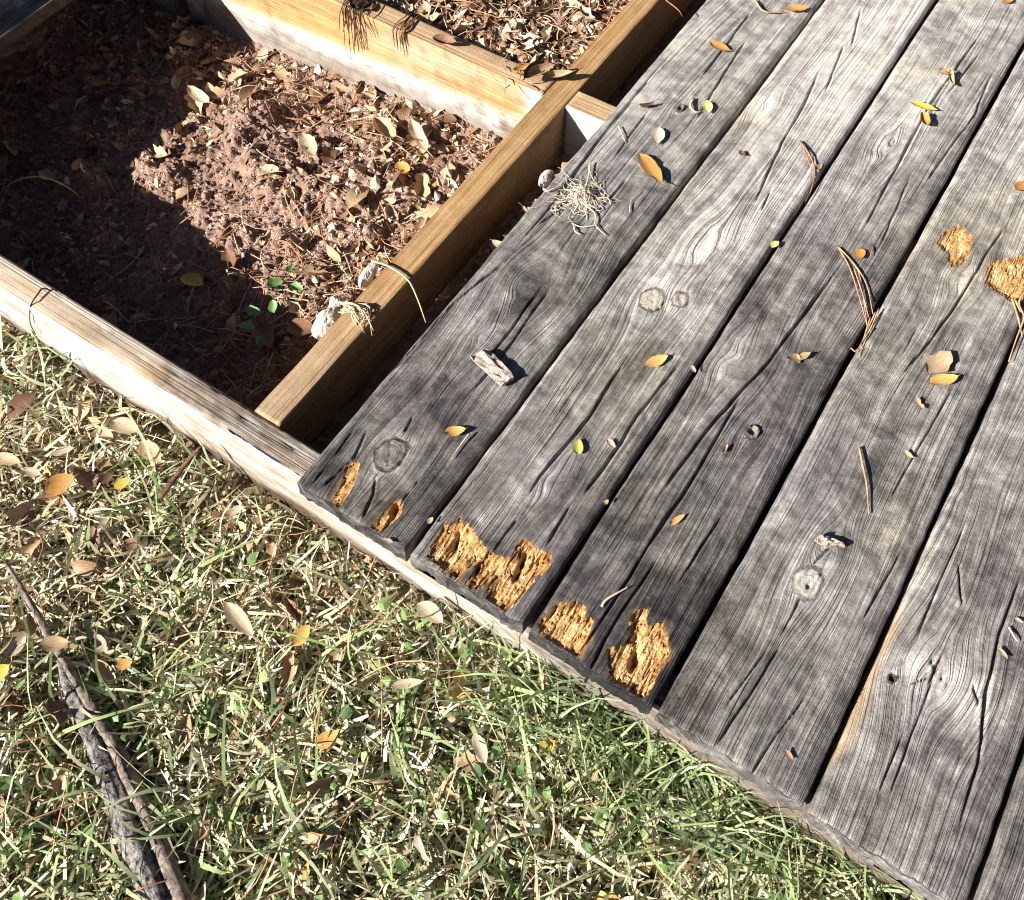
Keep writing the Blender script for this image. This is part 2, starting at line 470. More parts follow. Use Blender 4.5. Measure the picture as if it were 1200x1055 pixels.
def beam(name, axis, a0, a1, c0, c1, z0, z1, mat, fn=None, step=0.008, label=None, jag=(0, 0)):
    """a long timber: axis 'x' or 'y', from a0 to a1, cross extent c0..c1, height z0..z1"""
    W = c1 - c0; H = z1 - z0; r = 0.0035
    def side(n, L): return np.linspace(r, L - r, max(2, int(n)))
    nw = W / 0.0032; nh = H / 0.006
    P = []
    for q in side(nw, W): P.append((q, H, 0, 1))
    for a in (60, 30): P.append((W - r + r * math.cos(math.radians(a)), H - r + r * math.sin(math.radians(a)), 0.7, 0.7))
    for q in side(nh, H)[::-1]: P.append((W, q, 1, 0))
    for q in side(nw / 2, W)[::-1]: P.append((q, 0, 0, -1))
    for q in side(nh, H): P.append((0, q, -1, 0))
    for a in (150, 120): P.append((r + r * math.cos(math.radians(a)), H - r + r * math.sin(math.radians(a)), -0.7, 0.7))
    P = np.array(P); k = len(P)
    n = max(2, int((a1 - a0) / step)); A = np.linspace(a0, a1, n)
    cc = np.broadcast_to(c0 + P[None, :, 0], (n, k)).copy(); zz = np.broadcast_to(z0 + P[None, :, 1], (n, k)).copy()
    aa = np.broadcast_to(A[:, None], (n, k)).copy()
    nc = np.broadcast_to(P[None, :, 2], (n, k)); nz = np.broadcast_to(P[None, :, 3], (n, k))
    per = np.concatenate([[0], np.cumsum(np.hypot(np.diff(P[:, 0]), np.diff(P[:, 1])))])
    sd = abs(hash((round(a0, 3), round(c0, 3)))) % 1000
    d = 0.0012 * fbm(aa * 7, per[None] * 30 + 0 * aa, 3, sd) + 0.0005 * fbm(aa * 25, per[None] * 420 + 0 * aa, 2, sd + 5)
    wear = np.zeros((n, k, 4)); wear[..., 3] = 1
    if fn:
        d2, wear = fn(aa, cc, zz, nc, nz, wear)
        d = d + d2
    cc += nc * d; zz += nz * d
    e0 = np.exp(-(aa - a0) / 0.01); e1 = np.exp(-(a1 - aa) / 0.01)
    aa += (e0 * jag[0] - e1 * jag[1]) * fbm(cc * 120, zz * 120, 2, sd + 9)
    v = np.stack([aa, cc, zz] if axis == 'x' else [cc, aa, zz], -1).reshape(-1, 3)
    gr = np.stack([np.broadcast_to(per[None], (n, k)), aa, np.full((n, k), sd * 0.137)], -1).reshape(-1, 3)
    i = np.arange(n - 1)[:, None] * k; j = np.arange(k)[None]; j2 = (j + 1) % k
    f = np.stack([i + j, i + j2, i + k + j2, i + k + j], -1).reshape(-1, 4)
    if axis == 'x': f = f[:, ::-1]
    ends = np.array([v[:k].mean(0), v[-k:].mean(0)]); nv = len(v)
    v = np.concatenate([v, ends]); gr = np.concatenate([gr, gr[:1], gr[-1:]]); wr = wear.reshape(-1, 4); wr = np.concatenate([wr, wr[:1], wr[-1:]])
    j = np.arange(k); cap = np.concatenate([np.stack([(j + 1) % k, j, np.full(k, nv)], 1), np.stack([(n - 1) * k + j, (n - 1) * k + (j + 1) % k, np.full(k, nv + 1)], 1)])
    if axis == 'x': cap = cap[:, ::-1]
    o = mesh(name, v, [f, cap], mat, deck, True, {'grain': gr, 'wear': wr})
    if label: o['label'] = label
    return o

LBX1 = -0.848
RIM0, RIM1 = 0.0142, 0.0522
J20, J21 = 0.6742, 0.7122
BLX1 = -0.0740; BLX0 = BLX1 - 0.038

def crackline(pts, z):
    return atl(pts, z)

RC = [np.array(crackline(q, TOP)) for q in ([(262, 470), (285, 490), (318, 508), (345, 527), (372, 545)], [(295, 480), (312, 492)], [(240, 478), (262, 470)])]
def rim_fn(a, c, z, nc, nz, w):
    d = np.zeros_like(a); top = nz > 0.5; out = nc < -0.5
    rot = sst(-0.27, -0.215, a) * (1 - sst(0.0, 0.03, a) * 0)
    g = fbm(a * 9, c * 90, 3, 71)
    tan_ = np.clip(0.42 + 0.75 * g, 0.05, 1)
    w[..., 0] = np.where(top, np.clip(np.maximum(0.12 + 0.7 * fbm(a * 7, c * 40, 3, 75), rot * (0.85 + 0.3 * g)), 0, 1), 0.2)
    w[..., 2] = np.where(top, np.clip(0.34 + 0.5 * g - 0.45 * rot + 0.5 * rot * np.clip(fbm(a * 40, c * 120, 3, 81), 0, 1), 0, 0.8), w[..., 2])
    # chalky outer face, with a darker brown stretch far left and a duller one under the board ends
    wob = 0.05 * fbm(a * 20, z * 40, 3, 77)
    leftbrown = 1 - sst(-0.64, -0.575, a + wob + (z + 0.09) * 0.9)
    rightbrown = sst(0.262, 0.33, a + wob + (z + 0.08) * 0.5)
    w[..., 2] = np.where(out, np.clip(0.66 - 0.95 * leftbrown - 0.8 * rightbrown + 0.8 * fbm(a * 15, z * 60, 3, 83), 0, 1), w[..., 2])
    w[..., 0] = np.where(out, np.clip(0.85 * rightbrown + 0.75 * leftbrown + 0.65, 0, 1), w[..., 0])
    w[..., 1] = np.where(out, np.clip(0.42 * rightbrown + 1.1 * leftbrown + 0.10 + 0.5 * np.clip(fbm(a * 22, z * 30, 3, 89), 0, 1) + 0.9 * sst(-0.115, -0.15, z), 0, 1), np.where(top, 0.10 + 0.25 * rot, 0.3))
    for q in RC:
        x0, x1 = q[:, 0].min(), q[:, 0].max()
        yc = np.interp(a, q[np.argsort(q[:, 0]), 0], q[np.argsort(q[:, 0]), 1]) + 0.0012 * fbm(a * 90, 0 * a, 2, 5)
        tp = sst(x0 - .004, x0 + 0.02, a) * (1 - sst(x1 - 0.02, x1 + .004, a))
        d -= np.where(top, 0.0055 * tp * vn(a * 45, 0 * a, 4) * np.exp(-((c - yc) / (0.0005 + 0.0018 * vn(a * 60, 0 * a, 8))) ** 2), 0)
    d += np.where(top, rot * 0.0022 * fbm(a * 60, c * 220, 3, 91) - 0.0015 * rot, 0)
    # soft, slightly fretted outer arris
    d += np.where(out, 0.0022 * fbm(a * 12, z * 25, 3, 93), 0)
    d += np.where(top, -0.004 * np.exp(-((c - RIM0) / 0.005) ** 2) * np.clip(0.4 + fbm(a * 14, 0 * a, 3, 95), 0, 1), 0)
    # a few nail holes
    for (px, py) in ((167, 422), (220, 454), (118, 385), (133, 388), (70, 345)):
        p = at(px, py, TOP); d -= np.where(top, 0.004 * np.exp(-((a - p[0]) ** 2 + (c - p[1]) ** 2) / 0.0021 ** 2), 0)
    return d, w
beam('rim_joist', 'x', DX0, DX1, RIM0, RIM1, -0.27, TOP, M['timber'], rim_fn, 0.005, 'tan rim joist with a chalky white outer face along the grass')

def j2_fn(a, c, z, nc, nz, w):
    front = nc < -0.5; top = nz > 0.5
    w[..., 2] = np.where(front, np.clip(0.10 + 0.3 * fbm(a * 6, z * 40, 3, 101) + 0.9 * sst(-0.10, -0.135, z - 0.05 * (a + 0.4)) + 0.8 * sst(-0.16, -0.12, a), 0, 1), 0.12)
    w[..., 1] = np.where(front, np.clip(0.9 * sst(-0.118, -0.155, z - 0.06 * (a + 0.4) + 0.03 * fbm(a * 30, z * 30, 3, 105)) + 0.5 * sst(0.25, 0.5, fbm(a * 50, z * 60, 3, 107)), 0, 1) * 0.75, 0.08)
    w[..., 0] = np.where(top, 0.1, 0)
    return 0 * a, w
beam('cross_piece', 'x', LBX1 + 0.001, BLX0 - 0.001, J20, J21, -0.27, TOP, M['timber'], j2_fn, 0.006, 'bright sunlit cross piece at the back of the open bay')
beam('cross_piece', 'x', BLX1 + 0.001, DX1, J20, J21, -0.27, TOP, M['timber'], j2_fn, 0.006)
beam('cross_piece', 'x', DX0, LBX1 - 0.039, J20, J21, -0.27, TOP, M['timber'], j2_fn, 0.02)
beam('cross_piece', 'x', DX0, DX1, 1.304, 1.342, -0.24, TOP, M['timber'], None, 0.02)

def bl_fn(a, c, z, nc, nz, w):
    top = nz > 0.5
    w[..., 0] = np.where(top, 0.10 + 0.1 * sst(0.25, 0.05, a), 0.05)
    w[..., 1] = np.where(top, np.clip(0.05 + 0.35 * fbm(a * 6, c * 70, 3, 111), 0, 1), 0.45)
    w[..., 2] = np.where(top, np.clip(0.12 * sst(0.3, 0.1, a), 0, 1), 0.0)
    return 0 * a, w
beam('joist', 'y', RIM1 + 0.001, 1.303, BLX0, BLX1, TOP - 0.096, TOP, M['timber'], bl_fn, 0.005, 'fresh tan joist on edge beside the first deck board')
def shade_fn(a, c, z, nc, nz, w):
    w[..., 0] = 1; w[..., 1] = np.where(nz > 0.5, 0.35, 1.0)  # shade painted into the colour, darkest on the sides
    return 0 * a, w
beam('joist', 'y', RIM1 + 0.001, 1.303, LBX1 - 0.038, LBX1, TOP - 0.022, TOP, M['timber'], shade_fn, 0.008, 'far left joist under the remaining boards, with shade painted dark')

# boards ---------------------------------------------------------------------------------------------
KN = {  # knots: (px, py, half-width across m, half-length along m, tone, tan, hole depth, hole (dx, dy, r))
    1: [(457, 533, 0.0155, 0.020, 0.36, 0.0, 0.0015, None), (797, 128, 0.005, 0.007, 0.30, 0.0, 0.008, (0, 0, 0.0028))],
    2: [(765, 350, 0.013, 0.017, 0.74, 0.16, 0.0, (0.012, -0.008, 0.0016)), (797, 352, 0.010, 0.012, 0.62, 0.1, 0.0, None)],
    3: [(882, 507, 0.007, 0.009, 0.42, 0.1, 0.008, (-0.0015, 0, 0.0038))],
    4: [(947, 682, 0.013, 0.017, 0.74, 0.0, 0.001, (0.002, -0.004, 0.0018))],
    5: [(1046, 795, 0.004, 0.004, 0.3, 0.0, 0.006, (0, 0, 0.0026))],
    6: [],
}
CR = {
    1: [[(775, 75), (757, 97), (700, 167), (650, 235), (597, 302)], [(600, 300), (533, 353), (487, 403), (440, 455)], [(703, 207), (650, 250), (627, 267)],
        [(653, 327), (615, 380), (587, 420), (543, 470)], [(883, 10), (850, 55), (817, 97)], [(877, 43), (833, 113), (810, 150)],
        [(430, 503), (415, 536), (395, 556), (373, 574)], [(417, 500), (395, 530), (365, 567)], [(495, 558), (474, 583), (447, 625)],
        [(441, 560), (438, 580), (425, 607)], [(484, 490), (475, 505)], [(640, 330), (560, 440)], [(735, 210), (700, 250)], [(760, 130), (720, 185)]],
    2: [[(1010, 7), (997, 57)], [(990, 50), (967, 110)], [(962, 80), (943, 123), (917, 167), (880, 247)], [(800, 423), (747, 487), (730, 517), (677, 590)],
        [(737, 417), (690, 490), (633, 557), (607, 600)], [(607, 607), (577, 647)], [(905, 220), (893, 245)], [(670, 590), (640, 640)], [(560, 560), (505, 625)], [(930, 20), (890, 80)]],
    3: [[(1163, 20), (1090, 123), (1013, 267), (997, 293)], [(993, 300), (900, 427), (843, 487), (800, 543), (760, 600)], [(877, 450), (800, 583), (783, 603), (763, 637), (690, 750), (660, 790)],
        [(777, 647), (710, 747), (685, 800)], [(1167, 77), (1143, 133), (1100, 193), (1077, 227)], [(1070, 200), (1030, 290)], [(1040, 350), (960, 470)], [(850, 600), (790, 690)], [(1150, 60), (1110, 110)]],
    4: [[(1190, 250), (1155, 300), (1117, 363), (1090, 400), (1050, 447)], [(920, 750), (880, 815), (837, 877)], [(950, 807), (887, 897), (860, 940)], [(975, 640), (955, 660)],
        [(940, 700), (915, 745)], [(1120, 450), (1040, 590)], [(1060, 640), (1010, 730)], [(900, 760), (850, 830)], [(1130, 560), (1080, 640)]],
    5: [[(1133, 610), (1090, 710), (1070, 760)], [(1123, 660), (1128, 710)], [(1097, 787), (1077, 840), (1063, 880), (1040, 940)], [(1060, 860), (1030, 930)], [(1200, 667), (1172, 743), (1158, 810), (1147, 897), (1120, 985)],
        [(1140, 805), (1147, 822)], [(1105, 770), (1090, 800)], [(1092, 775), (1098, 786)], [(1085, 795), (1070, 800)], [(1098, 790), (1112, 800)]],
    6: [],
}
BIG = {(5, 4): 2.2, (3, 0): 1.4, (3, 1): 2.0, (3, 2): 1.7, (3, 3): 1.2, (2, 2): 1.4, (2, 3): 1.3, (2, 4): 1.2, (4, 1): 1.3, (1, 0): 1.3, (1, 1): 1.3, (4, 0): 1.3}
RT = {  # rotted pockets: polygon in the picture, depth
    1: [([(408, 545), (421, 541), (415, 566), (399, 594), (387, 592), (398, 572)], 0.002), ([(460, 589), (472, 588), (466, 606), (444, 622), (433, 620)], 0.006)],
    2: [([(522, 617), (539, 609), (551, 622), (563, 636), (575, 648), (590, 652), (600, 656), (612, 634), (628, 644), (645, 650), (640, 668), (625, 676), (620, 690), (604, 704), (592, 716), (575, 708), (568, 702), (577, 680), (566, 686), (556, 694), (545, 686), (560, 660), (548, 662), (535, 676), (520, 668), (502, 652), (510, 635)], 0.008)],
    3: [([(640, 714), (655, 706), (680, 708), (694, 730), (692, 750), (676, 772), (655, 764), (637, 748), (632, 730)], 0.007),
        ([(744, 719), (757, 716), (757, 735), (776, 730), (786, 766), (772, 785), (748, 822), (727, 808), (714, 796), (716, 764), (735, 752)], 0.009)],
    4: [([(1108, 272), (1128, 266), (1139, 276), (1136, 296), (1128, 308), (1115, 312), (1112, 296), (1098, 284)], 0.004),
        ([(1158, 312), (1176, 304), (1205, 300), (1225, 305), (1228, 335), (1210, 352), (1188, 354), (1170, 342), (1155, 330)], 0.005)],
    5: [], 6: [],
}
HOLES = {2: [(535, 632, 0.0035), (560, 665, 0.002), (612, 657, 0.003), (607, 672, 0.003)], 3: [(745, 772, 0.0045)], 1: [(462, 597, 0.003)], 4: [], 5: [], 6: []}
BL = [  # (px, py, across m, along m, change of bleaching) - old stains and sun-bleached places
    (895, 122, .014, .020, .30), (825, 285, .03, .05, .22), (1040, 150, .05, .13, .16), (1055, 790, .045, .03, .22), (1130, 825, .03, .03, .28), (1095, 800, .03, .03, .12), (780, 350, .05, .04, .20),
    (455, 533, .032, .036, .20), (425, 560, .01, .02, .2), (620, 335, .035, .05, -.10), (500, 475, .03, .04, -.16), (540, 450, .02, .05, -.12), (760, 740, .05, .08, -.12),
    (860, 420, .03, .04, .12), (930, 450, .05, .07, -.08), (650, 380, .02, .03, .14), (700, 110, .02, .1, -.1), (960, 690, .03, .05, .12), (900, 650, .03, .12, .06),
    (1000, 460, .02, .07, .12), (1130, 330, .05, .05, .06), (1160, 420, .03, .06, -.05), (560, 620, .03, .05, .10), (700, 640, .04, .07, -.08), (880, 840, .05, .05, -.03),
    (1070, 110, .05, .1, .06), (1090, 640, .03, .1, .10), (800, 300, .06, .12, .06), (590, 345, .012, .012, .16), (640, 300, .012, .02, .12), (560, 380, .014, .02, .10)]

BASE = {1: 0.50, 2: 0.60, 3: 0.46, 4: 0.52, 5: 0.60, 6: 0.46, 7: 0.46}
LAB = {1: 'dark grey board beside the open bay with a ringed knot near its end', 2: 'grey board with the widest orange rot at its end',
       3: 'grey board with a long central crack and two orange rotted pockets', 4: 'grey board with a pale round knot and orange rot far up', 5: 'pale grey board with a split along its right side'}

SW = {1: [(620, 335, .030, .045), (560, 400, .015, .03)], 2: [(895, 122, .014, .025), (828, 285, .020, .035), (650, 560, .012, .03)], 3: [(860, 420, .020, .040), (1040, 170, .02, .05), (940, 440, -.016, .05)],
      4: [(1130, 325, .020, .035), (1010, 430, -.02, .06), (975, 640, .012, .02)], 5: [(1100, 795, .032, .040), (1140, 560, -.02, .06)], 6: []}

def inpoly(x, y, P):
    ins = np.zeros(x.shape, bool); n = len(P)
    for i in range(n):
        x0, y0 = P[i]; x1, y1 = P[(i + 1) % n]
        cnd = ((y0 > y) != (y1 > y)) & (x < (x1 - x0) * (y - y0) / (y1 - y0 + 1e-12) + x0)
        ins ^= cnd
    return ins

def polydist(x, y, P):
    d = np.full(x.shape, 1e9); n = len(P)
    for i in range(n):
        a = P[i]; b = P[(i + 1) % n]; e = b - a
        t = np.clip(((x - a[0]) * e[0] + (y - a[1]) * e[1]) / (e @ e + 1e-12), 0, 1)
        d = np.minimum(d, np.hypot(x - a[0] - t * e[0], y - a[1] - t * e[1]))
    return np.where(inpoly(x, y, P), d, -d)

T = 0.032
def board(idx, x0, x1, y1=1.70, fine=True, yend=0.0, label=None):
    W = x1 - x0; r = 0.0045
    dx = 0.0011 if fine else 0.004
    xs = np.linspace(0.0095, W - 0.0095, int((W - 0.019) / dx))
    rx, rz = 0.0095, 0.0062
    prof = [(0, -T), (0, -T * .7), (0, -T * .4), (0, -rz * 1.15)] + [(rx - rx * math.cos(a), -rz + rz * math.sin(a)) for a in (0.2, 0.45, 0.7, 0.9, 1.1, 1.28, 1.44)]
    pr = prof + [(q, 0) for q in xs] + [(W - a, b) for a, b in prof[::-1]]
    pr = np.array(pr); k = len(pr)
    if fine:
        yy = np.concatenate([np.arange(r, 0.13, 0.0014), np.arange(0.13, 0.66, 0.003), np.arange(0.66, 0.74, 0.0016) if idx == 4 else np.arange(0.66, 0.74, 0.003), np.arange(0.74, 1.30, 0.0034), np.arange(1.31, y1, 0.02), [y1]])
    else:
        yy = np.concatenate([np.arange(r, 1.3, 0.012), np.arange(1.31, y1, 0.04), [y1]])
    r = 0.0026
    er = [(0, -T), (0, -T * .8), (0, -T * .6), (0, -T * .4), (0, -T * .2), (0, -r), (r * .12, -r * .5), (r * .45, -r * .14)]
    rows = np.array(er + [(q, 0) for q in yy]); n = len(rows)
    X = np.broadcast_to(pr[None, :, 0], (n, k)).copy(); Y = np.broadcast_to(rows[:, None, 0], (n, k)).copy()
    zc = pr[None, :, 1]; zr = rows[:, None, 1]
    Z = np.maximum(-T, zc + zr)
    wx = x0 + X; wy = Y + yend
    topw = np.clip(1 + zc / 0.009, 0, 1) * np.clip(1 + zr / 0.004, 0, 1) * np.ones_like(X)
    # --- grain field
    gx = X - W * (0.35 + 0.3 * _h(np.array([idx]), np.array([3]), 5)[0])
    gx = gx + 0.014 * fbm(wy * 1.7 + idx * 9, X * 3, 2, idx) + 0.004 * fbm(wy * 7 + idx * 3, X * 12, 2, idx + 50)
    gy = wy.copy()
    for (px, py, a, b) in SW.get(idx, []):      # swellings and swirls of the grain without a knot
        p = at(px, py); ex = wx - p[0]; ey = wy - p[1]; sg = 0.86 if a > 0 else -0.6; a = abs(a)
        far = np.exp(-(ex / (1.5 * a)) ** 2 - (ey / (1.5 * b)) ** 2)
        gx = gx - far * ex * sg + far * 0.004 * fbm(wx * 40, wy * 25, 2, 31)
    endf = np.clip(-zr / 0.003, 0, 1) * np.clip(1 - Y / 0.001, 0, 1)
    pc = W * (0.3 + 0.4 * _h(np.array([idx]), np.array([8]), 2)[0])
    gx = np.where(endf > 0.5, np.hypot(X - pc, Z * 1.0 - 0.05) * 1.0, gx); gy = np.where(endf > 0.5, 0.3 + 0.6 * X, gy)
    knot = np.zeros_like(X); ktone = np.zeros_like(X); ktan = np.zeros_like(X); hole = np.zeros_like(X); kid = np.zeros(X.shape, int) - 1; ringd = np.zeros_like(X)
    for q, (px, py, a, b, tone, tn, dep, hl) in enumerate(KN.get(idx, [])):
        p = at(px, py); ex = (wx - p[0]); ey = (wy - p[1])
        rr = np.sqrt((ex / a) ** 2 + (ey / b) ** 2) * (1 + 0.24 * fbm(wx * 75, wy * 60, 3, idx * 5 + q))
        far = np.exp(-(ex / (2.1 * a)) ** 2 - (ey / (3.4 * b)) ** 2)
        gx = gx * (1 - far) + far * (gx - ex * 0.82 + 0 * ex)
        inside = sst(1.1, 0.9, rr)
        knot = np.maximum(knot, inside); ktone = np.where(inside > 0.3, tone, ktone); ktan = np.where(inside > 0.3, tn, ktan)
        kid = np.where(rr < 1.0, q, kid)
        gx = gx * (1 - inside) + inside * (0.3 + rr * a * 0.8); gy = gy * (1 - inside) + inside * 0.2
        ringd += 0.0026 * np.exp(-((rr - 1.0) / 0.09) ** 2) * np.clip(1.7 * vn(np.arctan2(ey, ex) * 1.7 + 4, 0 * ex, q + 7) - 0.5, 0, 1) + 0.0022 * inside * np.exp(-((ex * 0.8 + ey * 0.5 + 0.002 * fbm(wx * 200, wy * 200, 2, q)) / 0.0009) ** 2) * vn(wx * 150, wy * 150, q + 11) - 0.0007 * inside + 0.0006 * np.exp(-((rr - 1.3) / 0.2) ** 2) - dep * 0.3 * inside
        if hl: hole = np.maximum(hole, 0.009 * np.exp(-(((ex - hl[0]) / hl[2]) ** 2 + ((ey - hl[1]) / (hl[2] * 1.1)) ** 2) ** 2))
    # --- surface relief
    D = -0.0016 * ((2 * X / W - 1) ** 2 - 0.3) * (1 if idx % 2 else -0.6) + 0.0011 * fbm(wx * 9, wy * 5, 3, idx * 3)
    if fine:
        D += 0.00075 * fbm(gx * 210, gy * 2.2, 2, 200 + idx) + 0.00050 * fbm(gx * 430, gy * 4.5, 2, 300 + idx) + 0.0005 * fbm(gx * 60, gy * 1.5, 2, 350 + idx)
        D += 0.0004 * fbm(wx * 90, wy * 60, 3, 400)
    D += -ringd - hole
    if fine:
        rg = np.random.default_rng(100 + idx)
        cl = [(np.array(atl(q))[:, :2], 0.9 * BIG.get((idx, i), 1.0), True) for i, q in enumerate(CR.get(idx, []))]
        for _ in range(26):       # many hairline checks
            L = rg.uniform(0.02, 0.22); ys = rg.uniform(0.0, 1.25); xc = rg.uniform(x0 + 0.006, x1 - 0.006)
            yq = np.linspace(ys, ys + L, 12); fq = lambda q: 0.014 * fbm(q * 1.7 + idx * 9, 0 * q + (xc - x0) * 3, 2, idx) + 0.004 * fbm(q * 7 + idx * 3, 0 * q + (xc - x0) * 12, 2, idx + 50)
            cl.append((np.stack([xc - (fq(yq) - fq(yq[:1])), yq], 1), rg.uniform(0.2, 0.42), False))
        for q, sz, man in cl:
            od = np.argsort(q[:, 1]); q = q[od]
            ya, yb = q[0, 1], q[-1, 1]
            rws = np.where((wy[:, k // 2] > ya - 0.006) & (wy[:, k // 2] < yb + 0.006))[0]
            if len(rws) == 0: continue
            sl = slice(rws[0], rws[-1] + 1)
            yv = wy[sl]
            xc = np.interp(yv[:, k // 2], q[:, 1], q[:, 0])[:, None] + 0.0012 * fbm(yv * 28, 0 * yv, 3, int(ya * 1e4) % 997) 
            tk = 0.2 if man else 0.38
            tp = sst(ya - 0.005, ya + tk * (yb - ya), yv) * (1 - sst(yb - tk * (yb - ya), yb + 0.005, yv))
            wd = (0.35 + 0.65 * sz) * (0.00062 + 0.00075 * vn(yv * 45, 0 * yv, 17)) * (0.5 + 0.5 * tp)
            g = np.exp(-((wx[sl] - xc) / wd) ** 2)
            D[sl] -= np.minimum(0.0075, 0.0058 * sz ** 1.35) * tp * g * (0.65 + 0.5 * vn(yv * 30, 0 * yv, 23))
            D[sl] += 0.0005 * tp * sz * np.exp(-((np.abs(wx[sl] - xc) - 0.003) / 0.002) ** 2)
    # --- rot
    redge = np.full_like(X, 0.02); stain = np.zeros_like(X); rot = np.zeros_like(X); rid = np.zeros(X.shape, int) - 1
    for q, (P, dep) in enumerate(RT.get(idx, [])):
        PW = atl(P)[:, :2]
        ns = 0.35 if idx == 1 else 1.0
        d = polydist(wx, wy, PW) + 0.0012 + ns * (0.0038 * fbm(wx * 300, wy * 34, 3, 500 + q) + 0.0018 * fbm(wx * 620, wy * 160, 2, 520 + q))
        d = np.where(Y < r * 0.5, -1.0, d)
        rid = np.where(d > 0.0004, q, rid)
        d = d - np.where(d > 0, 0.020 * np.clip(fbm(wx * 210, wy * 22, 2, 580 + q) - 0.42, 0, 1) * ns, 0)
        rr = sst(-0.0002, 0.0012, d); rid = np.where((rid == q) & (d <= 0.0004), -1, rid)
        redge = np.where(rr > 0.5, np.minimum(redge, np.maximum(d, 0)), redge); stain = np.maximum(stain, np.exp(-(np.minimum(d, 0) / 0.0035) ** 2) * (d < 0.0008) * np.clip(0.25 + 1.2 * fbm(wx * 160, wy * 50, 3, 590 + q), 0, 0.8))
        cell = vn(wx * 330, wy * 50, 540 + q); cell2 = vn(wx * 150, wy * 60, 550 + q)
        blk = np.floor(cell * 4) / 4
        pit = dep * (0.25 + 0.45 * blk * cell2 + 0.22 * cell2 + 0.25 * vn(wx * 700, wy * 160, 560 + q) + 0.18 * vn(wx * 1100, wy * 500, 563 + q))
        rot = np.maximum(rot, rr)
        D -= rr * 0.75 * pit * (0.30 + 0.70 * sst(0, 0.009, d)) + rr * 0.0006
        D -= rr * 0.0032 * np.exp(-(fbm(wx * 190, wy * 40, 2, 570 + q) / 0.045) ** 2)
    for (px, py, hr) in HOLES.get(idx, []):
        p = at(px, py); ex = wx - p[0]; ey = wy - p[1]
        wr = 1 + 0.5 * fbm(wx * 260, wy * 120, 2, 33)
        D -= 0.016 * np.exp(-(((ex + 0.25 * ey) / (hr * 0.8 * wr)) ** 2 + (ey / (hr * 2.2 * wr)) ** 2))
    Z = Z + topw * np.maximum(D, -0.026)
    # --- ragged arrises and ends
    ew = np.exp(-X / 0.008) - np.exp(-(W - X) / 0.008)
    eR = X > W / 2
    X = X + np.where(eR, -1, 1) * np.abs(ew) * (0.0016 * fbm(wy * 6 + idx * 7, eR * 5.0, 3, 600 + idx) + 0.0006 * fbm(wy * 60, eR * 5.0, 2, 610 + idx))
    Y = Y + np.exp(-Y / 0.006) * (0.0022 * fbm(wx * 70, 0 * wx, 3, 620 + idx) + 0.0009 * fbm(wx * 320, Z * 60, 2, 630 + idx)) + np.exp(-Y / .02) * np.where(endf > .5, .0015 * fbm(wx * 150, Z * 120, 2, 645), 0)
    # --- wear
    bl = BASE.get(idx, .5) + 0.24 * sst(0.40, 0.95, wy) - 0.14 * sst(0.26, 0.04, wy) * (1.0 if idx < 4 else 0.35) + 0.10 * fbm(wx * 14, wy * 4.5, 3, 650 + idx)
    dk = np.zeros_like(X)
    for (px, py, a, b, s) in BL:
        p = at(px, py); e = ((wx - p[0]) / a) ** 2 + ((wy - p[1]) / b) ** 2
        e = e * (1 + 0.7 * fbm(wx * 50, wy * 30, 3, 660))
        bl = bl + s * np.exp(-e)
    # wandering watermarks
    wm = np.exp(-(fbm(wx * 16, wy * 9, 2, 670 + idx) / 0.05) ** 2)
    bl = bl + 0.05 * wm
    for q, (P, dep) in enumerate(RT.get(idx, [])):
        d = polydist(wx, wy, atl(P)[:, :2]); bl = bl - 0.10 * np.exp(-(d / 0.010) ** 2)
    tn = 0.55 * stain
    if idx == 5: tn = tn + 0.55 * sst(0.012, 0.002, X - 0.004 * fbm(wy * 20, 0 * wy, 2, 3)) * sst(0.24, 0.19, wy) * sst(0.02, 0.08, wy)
    bl = bl - 0.10 * endf
    bl = np.where(rid >= 0, np.clip(redge / 0.008, 0, 1), bl)
    bl = np.where(knot > 0.3, ktone, bl)
    wear = np.stack([np.clip(bl, 0, 1), dk, np.clip(np.maximum(tn, ktan * knot), 0, 1), np.ones_like(X)], -1).reshape(-1, 4)
    gr = np.stack([gx, gy, np.full(X.shape, idx * 1.37)], -1).reshape(-1, 3)
    v = np.stack([x0 + X, Y + yend, Z], -1).reshape(-1, 3)
    i = np.arange(n - 1)[:, None] * k; j = np.arange(k - 1)[None]
    f = np.stack([i + j, i + j + 1, i + k + j + 1, i + k + j], -1).reshape(-1, 4)
    # underside and far end closed with two long quads
    a, b, c2, d2 = 0, k - 1, n * k - 1, (n - 1) * k
    extra = np.array([[a, d2, c2, b]])
    rf = rid.reshape(-1)[f]; kf = kid.reshape(-1)[f]
    isrot = (rf >= 0).sum(1) >= 2; iskn = ((kf >= 0).sum(1) >= 3) & ~isrot
    def sub(sel):
        ff = f[sel]; u, inv = np.unique(ff, return_inverse=True)
        return u, inv.reshape(ff.shape)
    u, inv = sub(~(isrot | iskn))
    mp = np.full(len(v), -1); mp[u] = np.arange(len(u))
    o = mesh('deck_board', v[u], [inv, mp[extra]], M['wood'], deck, True, {'grain': gr[u], 'wear': wear[u]})
    if label: o['label'] = label
    for q in range(len(RT.get(idx, []))):
        sel = isrot & (rf.max(1) == q)
        if sel.any():
            u, inv = sub(sel)
            tag(mesh('rotted_pocket', v[u], inv, M['rot'], o, False, {'grain': gr[u], 'wear': wear[u]}), 'crumbling orange rotted wood')
    for q in range(len(KN.get(idx, []))):
        sel = iskn & (kf.max(1) == q)
        if sel.any():
            u, inv = sub(sel)
            mesh('knot', v[u], inv, M['knot'], o, True, {'grain': gr[u], 'wear': wear[u]})
    return o

